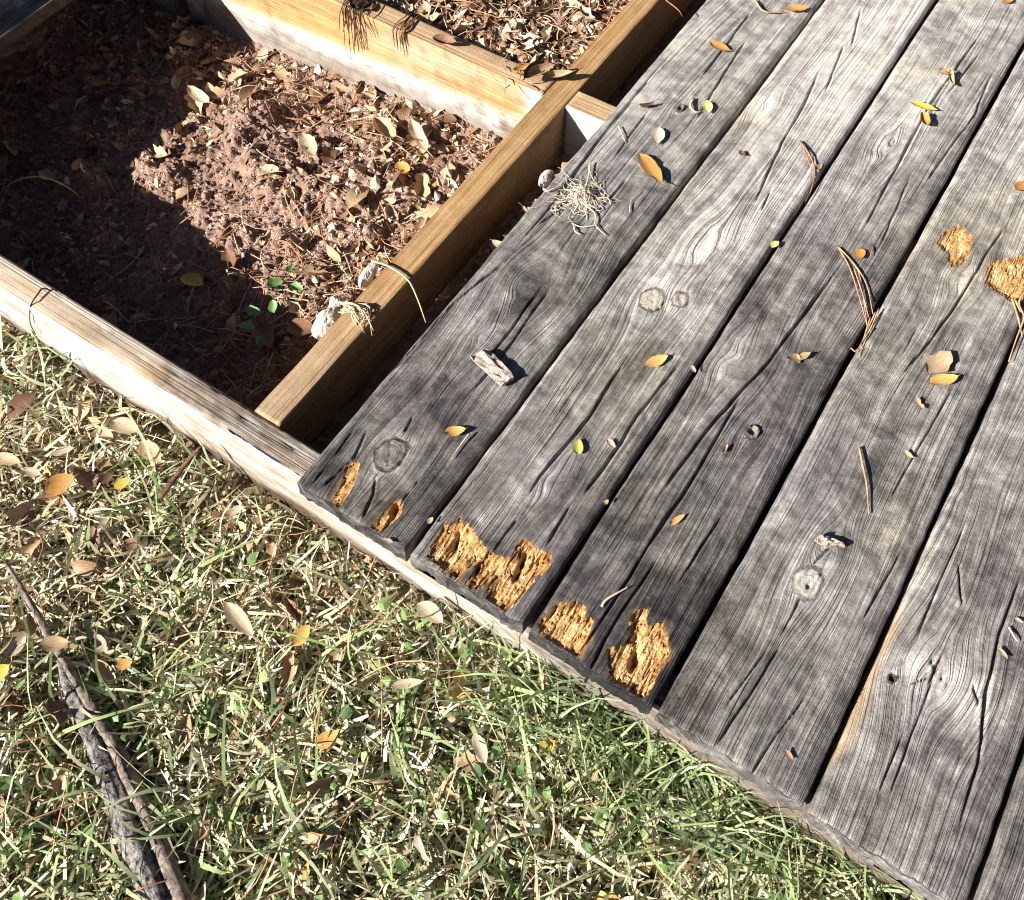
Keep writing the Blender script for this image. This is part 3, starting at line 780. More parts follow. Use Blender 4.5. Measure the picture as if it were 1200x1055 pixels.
GAPS = [0.0, 0.1455, 0.2885, 0.4303, 0.5835]
for i in range(4):
    board(i + 1, GAPS[i] + (0.0032 if i else 0.0), GAPS[i + 1] - 0.0032, label=LAB[i + 1], yend=(0, 0.001, 0.0, 0.0)[i])
board(5, 0.5867, 0.728, label=LAB[5], yend=-0.003)
board(6, 0.735, 0.878, fine=False)
board(7, 0.885, 1.028, fine=False)
for i in range(4):
    board(8 + i, -0.878 - 0.147 * (i + 1) + 0.006, -0.878 - 0.147 * i, fine=False)

# ------------------------------------------------------------------ loose litter: makers
def leaf_mesh(name, mat, wid=0.42, curl=0.3, cup=0.25, twist=0.0, stem=0.22, notch=0.0, seed=0):
    """a leaf one unit long along +x, lying near z = 0"""
    rg = np.random.default_rng(seed); nu, nvv = 9, 5
    u = np.linspace(0, 1, nu); vv = np.linspace(-1, 1, nvv)
    U, V = np.meshgrid(u, vv, indexing='ij')
    half = 0.5 * wid * np.sin(np.pi * np.clip(U, 0, 1) ** 0.85) ** 0.75 * (1 + 0.03 * np.sin(U * 9 + seed) + notch * np.sin(U * 14 + seed) * np.abs(V)) + 0.006
    ph = curl * (U - 0.5) * 1.8
    bx = np.where(abs(curl) > 1e-3, np.sin(ph) / (curl * 1.8 + 1e-9), U - 0.5)
    bz = np.where(abs(curl) > 1e-3, (1 - np.cos(ph)) / (curl * 1.8 + 1e-9), 0)
    tw = twist * (U - 0.5)
    y = half * V * np.cos(cup * np.abs(V)) ; z = half * np.abs(V) * np.sin(cup * 1.2) + 0.012 * rg.normal(size=U.shape) * np.abs(V)
    y, z = y * np.cos(tw) - z * np.sin(tw), y * np.sin(tw) + z * np.cos(tw)
    P = np.stack([bx, y + 0.03 * np.sin(U * 3 + seed), z + bz], -1).reshape(-1, 3)
    i = np.arange(nu - 1)[:, None] * nvv; j = np.arange(nvv - 1)[None]
    f = np.stack([i + j, i + nvv + j, i + nvv + j + 1, i + j + 1], -1).reshape(-1, 4)
    gr = np.stack([U, V, np.full(U.shape, seed * 1.3)], -1).reshape(-1, 3)
    end = P.reshape(nu, nvv, 3)[-1, nvv // 2]
    if stem > 0:
        sp = np.array([end + np.array([-0.02, 0, 0.004]), end + np.array([stem * 0.5, 0.02, 0.012]), end + np.array([stem, 0.05, 0.0])])
        tv, tq, tt = tube_data(smoothline(sp, 4), np.array([0.016, 0.012, 0.011, 0.012]), 3)
        f2 = tq + len(P); t2 = tt + len(P)
        gr = np.concatenate([gr, np.tile([[0.5, 0.0, 0.0]], (len(tv), 1))]); P = np.concatenate([P, tv])
        return mesh(name, P, [f, f2, t2], M[mat], None, True, {'grain': gr}, link=False)
    return mesh(name, P, f, M[mat], None, True, {'grain': gr}, link=False)

def put(me, name, loc, rot, size, label=None, cat='leaf', group=None):
    o = bpy.data.objects.new(name, me); COL.objects.link(o)
    o.location = loc; o.rotation_euler = rot
    o.scale = size if hasattr(size, '__len__') else (size,) * 3
    return tag(o, label, cat, group)

def leaf_between(p0, p1, mat, label, wid=0.42, z=0.003, lift=0.0, roll=0.0, curl=0.35, cup=0.3, stem=0.2, twist=0.0, fn=None, seed=0, name='fallen_leaf', group=None, cat='leaf', notch=0.0):
    """a leaf whose stalk end lies at picture point p1 and tip at p0, resting on the deck or on a ground function"""
    if fn is None: a, b = at(*p0, z), at(*p1, z)
    else: a, b = on(*p0, fn, 0.006), on(*p1, fn, 0.006)
    L = np.linalg.norm(b - a); h = math.atan2(b[1] - a[1], b[0] - a[0])
    pit = -math.asin(max(-1, min(1, (b[2] - a[2]) / L)))
    me = leaf_mesh('fallen_leaf', mat, wid, curl, cup, twist, stem, notch, seed)
    c = (a + b) / 2 + np.array([0, 0, lift])
    return put(me, name, c, (roll, pit, h), L, label, cat, group)

def strand(name, pts, r, mat, label, cat, group=None, parent=None, n=14, sides=5, taper=True):
    P = smoothline(pts, n)
    rr = r * (1 - 0.55 * np.linspace(0, 1, n) ** 2) if taper else np.full(n, r)
    v, q, t = tube_data(P, rr, sides)
    o = mesh(name, v, [q, t], M[mat], parent)
    return tag(o, label, cat, group)

def dz(pts, zs):
    """picture points at given heights"""
    return np.array([at(p[0], p[1], z) for p, z in zip(pts, zs)])

# ------------------------------------------------------------------ things lying on the deck boards
leaf_between((747, 184), (776, 217), 'orange', 'large orange leaf lying on the first board below the small white leaf', 0.40, seed=1, curl=0.25, cup=0.25, stem=0.12, lift=0.002)
leaf_between((771, 151), (770, 171), 'pale', 'small white leaf on the first board above the large orange leaf', 0.62, seed=2, curl=0.4, stem=0.08)
leaf_between((831, 51), (856, 61), 'orange', 'yellow orange diamond leaf near the top of the first board', 0.50, seed=3, stem=0.28)
leaf_between((948, 13), (914, 13), 'orange', 'narrow golden leaf over the gap at the top of the deck', 0.30, seed=4, stem=0.05, curl=0.4, lift=0.002)
strand('leaf_stalk', dz([(885, 0), (893, 12), (905, 15), (918, 13)], [.004, .006, .005, .005]), 0.0016, 'needle_tan', 'curved tan leaf stalk beside the narrow golden leaf at the top', 'stalk')
strand('leaf_stalk', dz([(813, 116), (809, 124), (814, 131), (822, 131)], [.003, .006, .005, .003]), 0.0020, 'stalk', 'short curled cream stalk beside the yellow green scrap', 'stalk')
leaf_between((828, 119), (829, 134), 'ygreen', 'square yellow green leaf scrap next to the curled cream stalk', 0.6, seed=5, stem=0)
leaf_between((1065, 121), (1097, 131), 'yellow', 'clear yellow leaf on the third board above the curled tan leaf', 0.36, seed=6, stem=0.04)
leaf_between((1078, 134), (1086, 153), 'orange', 'small curled tan leaf just below the clear yellow leaf', 0.55, seed=7, curl=1.2, cup=0.7, stem=0.05)
leaf_between((1097, 87), (1120, 88), 'tan', 'crumpled tan leaf across the crack of the third board', 0.6, seed=8, curl=1.0, cup=0.9, twist=0.8, stem=0.2)
leaf_between((1112, 84), (1117, 105), 'tan', 'thin rolled tan leaf hanging off the crumpled leaf on the third board', 0.3, seed=9, curl=0.9, cup=0.9, stem=0)
leaf_between((755, 429), (783, 418), 'orange', 'golden oval leaf below the pale knot of the second board', 0.44, seed=10, stem=0.04)
leaf_between((519, 508), (547, 505), 'orange', 'orange brown leaf on the first board near the ringed knot', 0.5, seed=11, curl=0.7, stem=0.1)
strand('dry_fibre', dz([(550, 508), (541, 520), (528, 538)], [.004, .003, .003]), 0.0009, 'stalk', 'thin pale stem trailing from the orange brown leaf', 'fibre')
leaf_between((676, 534), (679, 515), 'ygreen', 'small yellow green leaf with dark stalk on the second board', 0.62, seed=12, stem=0.15)
leaf_between((711, 516), (721, 526), 'pale', 'tiny cream leaf scrap right of the small yellow green leaf', 0.55, seed=13, stem=0, curl=0.6)
leaf_between((1088, 452), (1121, 442), 'orange', 'bright orange leaf with black stalk on the fourth board', 0.44, seed=14, stem=0.14, lift=0.001)
leaf_between((1085, 440), (1112, 413), 'tan', 'torn tan leaf tucked above the bright orange leaf', 0.55, seed=15, curl=0.4, stem=0, notch=0.15)
leaf_between((920, 422), (950, 416), 'tan', 'winged tan leaf scrap on the third board', 0.34, seed=16, curl=0.7, stem=0.05, notch=0.3)
leaf_between((934, 415), (934, 428), 'tan', 'stubby tan scrap under the winged leaf scrap', 0.5, seed=17, curl=0.7, stem=0)
leaf_between((784, 616), (803, 604), 'orange', 'reddish wood splinter on the third board above the rot', 0.3, seed=18, curl=0.3, stem=0, name='wood_splinter', cat='splinter')
leaf_between((809, 429), (815, 438), 'pale', 'white scrap at the edge of the gap beside the second board', 0.5, seed=19, curl=0.8, stem=0)
leaf_between((903, 291), (912, 283), 'ygreen', 'pale green scrap at the edge of the gap beside the third board', 0.6, seed=20, stem=0)
leaf_between((846, 533), (852, 521), 'tan', 'tiny curled scrap below the small dark knot hole', 0.4, seed=21, curl=1.0, cup=0.9, stem=0)
leaf_between((1058, 529), (1070, 538), 'pale', 'pale folded scrap in the middle of the fourth board', 0.6, seed=22, curl=0.8, stem=0)
leaf_between((1072, 466), (1082, 482), 'pale', 'pale chewed scrap below the bright orange leaf', 0.4, seed=23, curl=0.7, stem=0, notch=0.3)
leaf_between((1000, 302), (1014, 295), 'orange', 'small tan square leaf under the pine needles', 0.75, seed=24, stem=0.1)
leaf_between((919, 879), (929, 893), 'tan', 'small brown scrap near the end of the fourth board', 0.5, seed=25, curl=0.9, stem=0)
leaf_between((1168, 760), (1181, 773), 'pale', 'cream seed scrap beside the split of the fifth board', 0.45, seed=26, curl=0.6, stem=0)
leaf_between((1188, 725), (1199, 730), 'pale', 'little white scrap above the cream seed scrap', 0.5, seed=27, stem=0)
leaf_between((956, 200), (962, 192), 'tan', 'tiny brown scrap at the edge of the second board', 0.5, seed=28, stem=0)
leaf_between((866, 177), (873, 184), 'brown', 'tiny dark brown scrap on the second board below the pale patch', 0.6, seed=29, curl=1.0, stem=0)
leaf_between((500, 614), (508, 607), 'pale', 'tiny white scrap in the gap left of the widest rot', 0.6, seed=30, curl=.5, stem=0)
leaf_between((448, 632), (461, 637), 'pale', 'white sliver on the end edge of the first board', 0.35, seed=31, curl=.3, stem=0)
leaf_between((1176, 4), (1187, 0), 'orange', 'golden leaf scrap at the very top of the deck', 0.6, seed=32, stem=0)
leaf_between((1190, 225), (1202, 213), 'orange', 'orange leaf scrap at the far right of the deck above the rot', 0.6, seed=33, stem=0)
leaf_between((706, 592), (713, 586), 'tan', 'tan crumb at the gap beside the second board', 0.6, seed=34, stem=0, curl=.9)

# curled dark scrap near the small knot hole, and thin curled fibres
leaf_between((746, 128), (768, 123), 'brown', 'dark shrivelled scrap beside the small knot hole', 0.4, seed=35, curl=1.3, cup=1.2, twist=1.2, stem=0.3)
strand('pine_needle', dz([(937, 165), (948, 180), (955, 200), (951, 222), (944, 236)], [.003, .006, .005, .004, .003]), 0.0011, 'needle', 'curved brown needle, outer of a pair crossing the gap of the second board', 'pine needle')
strand('pine_needle', dz([(941, 170), (946, 185), (951, 200), (949, 215)], [.003, .005, .005, .003]), 0.0009, 'needle', 'curved brown needle, inner of a pair crossing the gap of the second board', 'pine needle')
strand('pine_needle', dz([(1007, 524), (1011, 545), (1016, 570), (1018, 602)], [.003, .005, .004, .003]), 0.0013, 'needle_tan', 'single straight tan needle on the fourth board above its knot', 'pine needle')
strand('twig', dz([(705, 711), (712, 702), (738, 687)], [.003, .004, .004]), 0.0016, 'stalk', 'short pale twig between the two rotted pockets of the third board', 'twig')
strand('dry_fibre', dz([(738, 248), (740, 235), (752, 224)], [.003, .004, .003]), 0.0008, 'root', 'thin curved fibre under the large orange leaf', 'fibre')
strand('dry_fibre', dz([(725, 148), (730, 160), (733, 167)], [.003, .004, .003]), 0.0008, 'root', 'thin curved fibre on the first board left of the white leaf', 'fibre')
strand('dry_fibre', dz([(1182, 735), (1190, 748), (1193, 752)], [.003, .004, .003]), 0.0010, 'root', 'short white fibre at the split of the fifth board', 'fibre')
strand('dry_fibre', dz([(780, 0), (795, 12), (800, 20)], [.01, .02, .01]), 0.0010, 'needle', 'reddish fibre hanging over the dark gap at the top', 'fibre')

# bundle of pine needles lying across the third board into the gap
t = empty('needle_bundle', 'bundle of long tan pine needles reaching into the gap of the third board', 'pine needles', at(1010, 350, 0.0))
def kid(root, pts, r, mat, name='needle', **kw):
    P = np.asarray(pts) - np.array(root.location)
    o = strand(name, P, r, mat, None, None, None, root, **kw)
    return o
for pts in ([(982, 290), (995, 312), (1006, 345), (1017, 385)], [(983, 290), (998, 306), (1008, 325), (1016, 380)], [(984, 291), (1003, 312), (1016, 335), (1023, 368)], [(1001, 315), (1011, 345), (1018, 372)],
            [(1023, 290), (1020, 300)], [(1030, 362), (1018, 390), (1003, 412)], [(1026, 366), (1016, 388), (1008, 405)], [(1020, 372), (1013, 395), (1007, 418)], [(1024, 385), (1016, 392), (1006, 409)],
            [(1003, 411), (1012, 409)], [(997, 408), (1003, 413)]):
    kid(t, dz(pts, [0.002 + 0.003 * random.random() for _ in pts]), 0.0009, 'needle_tan')
# needles dangling at the right edge of the deck
t = empty('needle_bundle', 'forked tan needles below the orange rot at the right edge', 'pine needles', at(1192, 370, 0))
for pts in ([(1186, 350), (1193, 372), (1198, 395)], [(1202, 340), (1194, 356), (1200, 372), (1192, 395), (1182, 424)], [(1190, 352), (1196, 366)]):
    kid(t, dz(pts, [0.004] * len(pts)), 0.0014, 'needle_tan')

# pale wood chip
def chip(name, corners, h, mat, label, cat):
    B = atl(corners, 0.003); c = B.mean(0); n = 9
    o_ = []; rg = np.random.default_rng(3)
    m = 6
    uu, vv = np.meshgrid(np.linspace(0, 1, n), np.linspace(0, 1, m), indexing='ij')
    base = ((1 - uu)[..., None] * ((1 - vv)[..., None] * B[0] + vv[..., None] * B[3]) + uu[..., None] * ((1 - vv)[..., None] * B[1] + vv[..., None] * B[2]))
    base[..., 1] += 0.003 * fbm(vv * 9, uu * 0, 2, 4) * ((uu < .05) | (uu > .95)); 
    topz = h * (0.55 + 0.25 * vv + 0.35 * ((vv > 0.5) & (vv < 0.75))) + 0.0012 * rg.normal(size=uu.shape)
    tp = base.copy(); tp[..., 2] += topz
    v = np.concatenate([base.reshape(-1, 3), tp.reshape(-1, 3)]) - c
    i = np.arange(n - 1)[:, None] * m; j = np.arange(m - 1)[None]
    q = np.stack([i + j, i + m + j, i + m + j + 1, i + j + 1], -1).reshape(-1, 4)
    N = n * m
    ring = [(a, 0) for a in range(n)] + [(n - 1, b) for b in range(1, m)] + [(a, m - 1) for a in range(n - 2, -1, -1)] + [(0, b) for b in range(m - 2, 0, -1)]
    ri = np.array([a * m + b for a, b in ring]); rj = np.roll(ri, -1)
    s_ = np.stack([ri, rj, rj + N, ri + N], 1)
    o = mesh(name, v, [np.concatenate([q[:, ::-1], q + N, s_])], M[mat], None, False)
    o.location = c
    return tag(o, label, cat)
chip('wood_chip', [(551, 420), (588, 454), (603, 444), (572, 411)], 0.007, 'chip', 'split pale wood chip lying across the first board', 'wood chip')
chip('wood_chip', [(954, 634), (968, 643), (990, 640), (962, 627)], 0.005, 'chip', 'thin dark wood chip above the pale round knot', 'wood chip')

# tangle of dry roots on the first board
t = empty('root_tangle', 'tangle of pale dry grass roots on the edge of the first board', 'dried roots', at(682, 235, 0))
rg = np.random.default_rng(12)
cen = at(684, 232, 0.0)
for k in range(90):
    a = rg.uniform(0, 2 * np.pi); r0 = abs(rg.normal(0, 0.013)); L = rg.uniform(0.018, 0.055)
    p = cen + np.array([math.cos(a) * r0 - 0.004, math.sin(a) * r0 - 0.004, 0.003 + 0.010 * math.exp(-(r0 / 0.012) ** 2)])
    hd = rg.uniform(0, 2 * np.pi); cv = rg.uniform(-90, 90); P = [p]
    for s_ in range(7):
        hd += cv * L / 7 + rg.normal(0, 0.65); q = P[-1] + np.array([math.cos(hd), math.sin(hd), 0]) * L / 7
        rr = np.hypot(*(q[:2] - cen[:2])); q[2] = 0.002 + 0.012 * math.exp(-(rr / 0.016) ** 2) * rg.uniform(0.3, 1)
        P.append(q)
    kid(t, P, rg.uniform(0.00035, 0.00065), 'root', 'root_fibre', n=14, sides=4)
for pts in ([(680, 236), (697, 250), (698, 264), (710, 276)], [(698, 264), (682, 266), (670, 262)], [(672, 262), (674, 271), (680, 275)], [(692, 190), (691, 200), (696, 212)], [(685, 225), (690, 205), (690, 192)],
            [(665, 235), (652, 240), (651, 252)], [(655, 246), (645, 247)], [(700, 232), (712, 232), (716, 240)], [(660, 215), (642, 224), (636, 222)], [(678, 240), (672, 250), (680, 248)]):
    kid(t, dz(pts, [0.004] * len(pts)), 0.0010, 'root', 'root_fibre', n=12)

# ------------------------------------------------------------------ things on the joists
t = empty('needle_clump', 'dark clump of needles draped over the bright cross piece at the top', 'pine needles', at(430, 10, TOP))
rg = np.random.default_rng(5)
c0 = at(428, 5, TOP)
for k in range(20):
    p = c0 + np.array([rg.normal(0, 0.012), rg.uniform(-0.004, 0.03), 0.004 + rg.uniform(0, 0.006)])
    e = np.array([p[0] + rg.normal(0.0, 0.016), J20 - 0.004 - rg.uniform(0, 0.004), TOP - rg.uniform(0.015, 0.085)])
    mid = np.array([p[0] * .6 + e[0] * .4, J20 - 0.004, TOP + 0.004])
    kid(t, [p, mid, e], 0.0010, 'needle_dark')
leafm = leaf_mesh('bark_flake', 'brown', 0.55, 0.5, 0.5, 0, 0, 0, 77)
for (px, py, a, s) in ((420, 2, 0.4, .035), (428, 9, 1.4, .03), (415, 8, 2.2, .03)):
    o = put(leafm, 'bark_flake', at(px, py, TOP + 0.006) - np.array(t.location), (0.3, 0.2, a), s, None, None); o.parent = t
t = empty('needle_clump', 'small tuft of brown needles hanging over the bright cross piece', 'pine needles', at(482, 25, TOP))
for k in range(12):
    p = at(482 + rg.normal(0, 5), 22 + rg.normal(0, 4), TOP + 0.004)
    e = np.array([p[0] + rg.normal(0, 0.008), J20 - 0.004, TOP - rg.uniform(0.0, 0.045)])
    kid(t, [p, np.array([(p[0] + e[0]) / 2, J20 - 0.003, TOP + 0.004]), e], 0.0009, 'needle')
leaf_between((506, 48), (536, 55), 'brown', 'dark curled leaf stuck on the front edge of the bright cross piece', 0.6, z=TOP + 0.006, seed=36, curl=0.8, cup=0.7, stem=0.3)
# pile of leaves at the joint
for i, (a, b, mt, w_, lab, z_) in enumerate((
        ((612, 98), (640, 72), 'brown', 0.5, 'brown curled leaf standing in the pile where the joists meet', 0.010),
        ((600, 84), (622, 78), 'orange', 0.4, 'reddish leaf in the pile where the joists meet', 0.006),
        ((634, 90), (672, 88), 'tan', 0.35, 'grey tan leaf of the pile lying over the tan joist', 0.012),
        ((615, 92), (650, 80), 'tan', 0.5, 'large folded tan leaf on the pile where the joists meet', 0.016))):
    leaf_between(a, b, mt, lab, w_, z=TOP + z_, seed=40 + i, curl=0.7, cup=0.8, stem=0.15, roll=0.3)
t = empty('needle_clump', 'loose reddish needles under the leaf pile where the joists meet', 'pine needles', at(610, 82, TOP))
for k in range(16):
    p = at(rg.uniform(588, 640), rg.uniform(70, 100), TOP + 0.004); a = rg.uniform(0, 6.28); L = rg.uniform(0.01, 0.03)
    kid(t, [p, p + np.array([math.cos(a) * L * .5, math.sin(a) * L * .5, .003]), p + np.array([math.cos(a + .3) * L, math.sin(a + .3) * L, 0.001])], 0.0009, 'needle_tan' if k % 2 else 'needle', n=6)
# dry grass over the tan joist
t = empty('dry_grass_tuft', 'tuft of dry grass hanging over the lower part of the tan joist', 'dry grass', at(420, 372, TOP))
for k in range(22):
    p0 = at(rg.uniform(396, 418), rg.uniform(350, 366), TOP + 0.002); p1 = at(rg.uniform(412, 432), rg.uniform(356, 372), TOP + rg.uniform(0.004, 0.014)); p2 = at(rg.uniform(416, 438), rg.uniform(376, 396), TOP - rg.uniform(0.0, 0.02))
    kid(t, [p0, p1, p2], rg.uniform(0.0006, 0.0012), 'stalk', 'grass_stalk', n=8, sides=4)
kid(t, dz([(414, 366), (420, 384), (424, 407)], [TOP + .004, TOP - .006, TOP - .03]), 0.0016, 'stalk', 'grass_stalk')
strand('dry_stalk', dz([(436, 306), (455, 312), (478, 328), (490, 352), (499, 378)], [TOP + .004, TOP + .006, TOP + .004, TOP - .012, TOP - .03]), 0.0015, 'stalk', 'long pale stalk bent over the middle of the tan joist', 'stalk')
strand('vine_tendril', dz([(60, 341), (50, 338), (44, 345), (36, 358), (35, 378), (42, 392)], [TOP + .003, TOP + .006, TOP + .005, TOP, TOP - .04, TOP - .07]), 0.0012, 'twig', 'thin dark tendril looped over the rim joist at the left', 'tendril')

# whitish lumps against the tan joist
def lump(px, py, z, size, mat, label, cat, name, seed, rot=(0, 0, 0)):
    n, m = 30, 18
    th = np.linspace(0, 2 * np.pi, n, endpoint=False); ph = np.linspace(0.0, np.pi, m)
    PH, TH = np.meshgrid(ph, th, indexing='ij')
    r = 1 + 0.42 * fbm(TH * 1.1 + seed, PH * 1.3, 3, seed) * np.sin(PH) + 0.16 * fbm(TH * 4, PH * 4, 3, seed) * np.sin(PH)
    r[:, -1] = r[:, -1]
    P = np.stack([r * np.sin(PH) * np.cos(TH) * size[0], r * np.sin(PH) * np.sin(TH) * size[1], r * np.cos(PH) * size[2]], -1).reshape(-1, 3)
    i = np.arange(m - 1)[:, None] * n; j = np.arange(n)[None]; j2 = (j + 1) % n
    f = np.stack([i + j, i + n + j, i + n + j2, i + j2], -1).reshape(-1, 4)
    o = mesh(name, P, f, M[mat], None, False)
    o.location = at(px, py, z); o.rotation_euler = rot
    return tag(o, label, cat)
lump(385, 380, TOP - .022, (0.013, 0.020, 0.02), 'white', 'large white chunk leaning on the lower end of the tan joist', 'white chunk', 'white_chunk', 4)
lump(394, 357, TOP - .014, (0.009, 0.010, 0.009), 'white', 'small grey white crumb above the large white chunk', 'white chunk', 'white_chunk', 9)
lump(432, 322, TOP - .006, (0.008, 0.019, 0.010), 'white', 'narrow white chunk at the foot of the long pale stalk', 'white chunk', 'white_chunk', 14, (0, 0, 0.1))
lump(640, 210, TOP - .018, (0.007, 0.014, 0.012), 'white', 'pale pointed chunk in the slot beside the root tangle', 'white chunk', 'white_chunk', 19)

# ------------------------------------------------------------------ litter on the soil
rg = np.random.default_rng(21)
VAR = {}
for mt in ('tan', 'pale', 'orange', 'brown', 'yellow'):
    VAR[mt] = [leaf_mesh('fallen_leaf', mt, rg.uniform(0.34, 0.6), rg.uniform(-0.9, 1.1), rg.uniform(0.1, 0.9), rg.uniform(-0.9, 0.9), rg.choice([0, 0.15, 0.25]), rg.choice([0, 0.1, 0.3, 0.5]), 100 + k) for k in range(7)]

def in_frame(p, m=15):
    q = (np.asarray(p) - CAM_C) @ CAM_R
    return -m < 600 - FPX * q[0] / q[2] < 1200 + m and -m < 450 + FPX * q[1] / q[2] < 1055 + m

ORD = ['largest'] + [q + ' largest' for q in ('second', 'third', 'fourth', 'fifth', 'sixth', 'seventh', 'eighth', 'ninth', 'tenth', 'eleventh', 'twelfth', 'thirteenth', 'fourteenth', 'fifteenth')]
def scatter(n, xr, yr, fn, mats, size, zone, what, dens=None, up=0.004, tilt=0.35, seed=0):
    """single leaves; each is told by its colour, the place it lies in and its size among its like there"""
    rg = np.random.default_rng(seed); k = 0; tries = 0; got = {}
    while k < n and tries < n * 60:
        tries += 1
        x = rg.uniform(*xr); y = rg.uniform(*yr)
        if dens and rg.random() > dens(x, y): continue
        z = float(fn(np.array([x]), np.array([y]))[0])
        if not in_frame((x, y, z)): continue
        mt = mats[int(rg.integers(len(mats)))]; vi = int(rg.integers(7))
        word = {'tan': 'tan', 'pale': 'bleached', 'orange': 'orange', 'brown': 'dark brown', 'yellow': 'yellow'}[mt]
        sc = rg.uniform(*size)
        o = put(VAR[mt][vi], 'fallen_leaf', (x, y, z + up + rg.uniform(0, 0.004)), (rg.normal(0, tilt), rg.normal(0, tilt), rg.uniform(0, 6.28)), sc, None, 'leaf', 'dry leaves ' + what)
        got.setdefault((word, zone(x, y, z)), []).append((sc, o)); k += 1
    for (word, zn), L in got.items():
        L.sort(key=lambda q: -q[0])
        for r, (sc, o) in enumerate(L):
            if len(L) == 1: o['label'] = '%s leaf %s' % (word, zn)
            elif r < len(ORD): o['label'] = '%s %s leaf %s' % (ORD[r], word, zn)
            else: o['label'] = 'small %s leaf %s' % (word, zn)

def pix(x, y, z):
    q = (np.array([x, y, z]) - CAM_C) @ CAM_R
    return 600 - FPX * q[0] / q[2], 450 + FPX * q[1] / q[2]
def zone_bay(x, y, z):
    lit = (x > -0.868 + 0.92 * -z) and (y > RIM1 + 1.52 * (TOP - z))
    a = 'near the cross piece' if y > 0.56 else ('near the rim joist' if y < 0.19 else 'amid the bay')
    b = 'by the tan joist' if x > -0.27 else ('far left' if x < -0.58 else ('left of the middle' if x < -0.43 else 'right of the middle'))
    return ('in sun ' if lit else 'in shade ') + a + ', ' + b
def zone_upper(x, y, z):
    px, py = pix(x, y, z)
    a = 'against the tan joist' if x > -0.17 else ('at the left end' if x < -0.33 else ('left of the middle' if x < -0.25 else 'right of the middle'))
    return ('just behind the cross piece, ' if y < 0.80 else 'at the top edge, ') + a
def zone_slot(x, y, z):
    return 'in the slot ' + ('near the bright end' if y > 0.55 else ('near the root tangle' if y > 0.45 else 'in its dark lower part'))
def zone_lawn(x, y, z):
    px, py = pix(x, y, z)
    if y > -0.10: a = 'in the lawn along the rim joist'
    elif px < 130 and py > 640: a = 'in grass by the charred branch'
    elif py > 900: a = 'in the lawn at the very bottom'
    elif py < 600: a = 'in straw left of the red twig' if px < 190 else 'in straw below the red twig'
    else: a = 'in the middle of the lawn'
    b = 'at the left' if px < 150 else ('left of centre' if px < 330 else ('right of centre' if px < 520 else 'under the deck boards'))
    return a + ', ' + b

bd = lambda x, y: np.clip(0.05 + 0.25 * sst(-.52, -.64, x) + 1.1 * sst(-0.50, -0.16, x) * sst(0.15, 0.4, y) + 0.7 * sst(0.48, 0.64, y), 0, 1)
scatter(96, (-1.0, -0.125), (0.07, 0.66), soil_h, ['tan', 'tan', 'pale', 'brown', 'tan'], (0.022, 0.056), zone_bay, 'on the soil of the open bay', bd, seed=31)
scatter(52, (-0.42, -0.115), (0.73, 0.98), soil_h, ['tan', 'pale', 'pale', 'tan', 'brown'], (0.022, 0.044), zone_upper, 'in the upper bay', None, seed=32)
scatter(13, (-0.055, 0.0), (0.36, 0.66), soil_h, ['tan', 'pale', 'tan'], (0.018, 0.034), zone_slot, 'in the slot beside the first board', None, seed=33)

# leaves of the bay that can be told apart
leaf_between((215, 325), (239, 337), 'yellow', 'yellow brown leaf lying in the shade of the open bay', 0.5, fn=soil_h, seed=50)
leaf_between((466, 195), (479, 210), 'orange', 'small orange leaf on the soil near the bright cross piece', 0.6, fn=soil_h, seed=51, lift=.006)
leaf_between((355, 165), (372, 190), 'pale', 'large cream leaf on the sunlit crest of the soil mound', 0.4, fn=soil_h, seed=52, lift=.008)
leaf_between((440, 152), (470, 176), 'tan', 'broad curled tan leaf at the foot of the bright cross piece', 0.5, fn=soil_h, seed=53, lift=.01, curl=0.9, cup=0.8, twist=0.5, notch=0.2)
leaf_between((487, 148), (507, 190), 'pale', 'long cream leaf standing at the foot of the bright cross piece', 0.32, fn=soil_h, seed=54, lift=.010, roll=.5, curl=0.8, cup=0.7, notch=0.2)
leaf_between((308, 202), (328, 208), 'pale', 'small cream leaf in the middle of the sunlit soil', 0.5, fn=soil_h, seed=55, lift=.006)
leaf_between((205, 112), (214, 92), 'tan', 'upright curled tan leaf on the small clod in the shadow edge', 0.5, fn=soil_h, seed=56, lift=.012, roll=.7, curl=.8)
leaf_between((222, 112), (250, 132), 'pale', 'cream rolled leaf draped over the small clod in the shadow edge', 0.35, fn=soil_h, seed=57, lift=.010, curl=.8)
leaf_between((88, 205), (97, 190), 'tan', 'little tan leaf on the sunlit clump inside the shadow', 0.5, fn=soil_h, seed=58, lift=.008, roll=.5)
leaf_between((340, 385), (372, 395), 'brown', 'big brown leaf in the shade beside the lower end of the tan joist', 0.6, fn=soil_h, seed=59, lift=.008)
leaf_between((303, 378), (322, 415), 'brown', 'narrow reddish brown leaf in the corner of the open bay', 0.4, fn=soil_h, seed=60, lift=.008)

# soil crumbs, leaf bits and needles nobody could count
def scatter_pts(n, xr, yr, fn, dens=None, seed=0, off=0.0):
    rg = np.random.default_rng(seed)
    x = rg.uniform(*xr, n * 3); y = rg.uniform(*yr, n * 3)
    if dens is not None:
        k = rg.random(n * 3) < dens(x, y); x, y = x[k], y[k]
    x, y = x[:n], y[:n]
    return np.stack([x, y, fn(x, y) + off], 1), rg

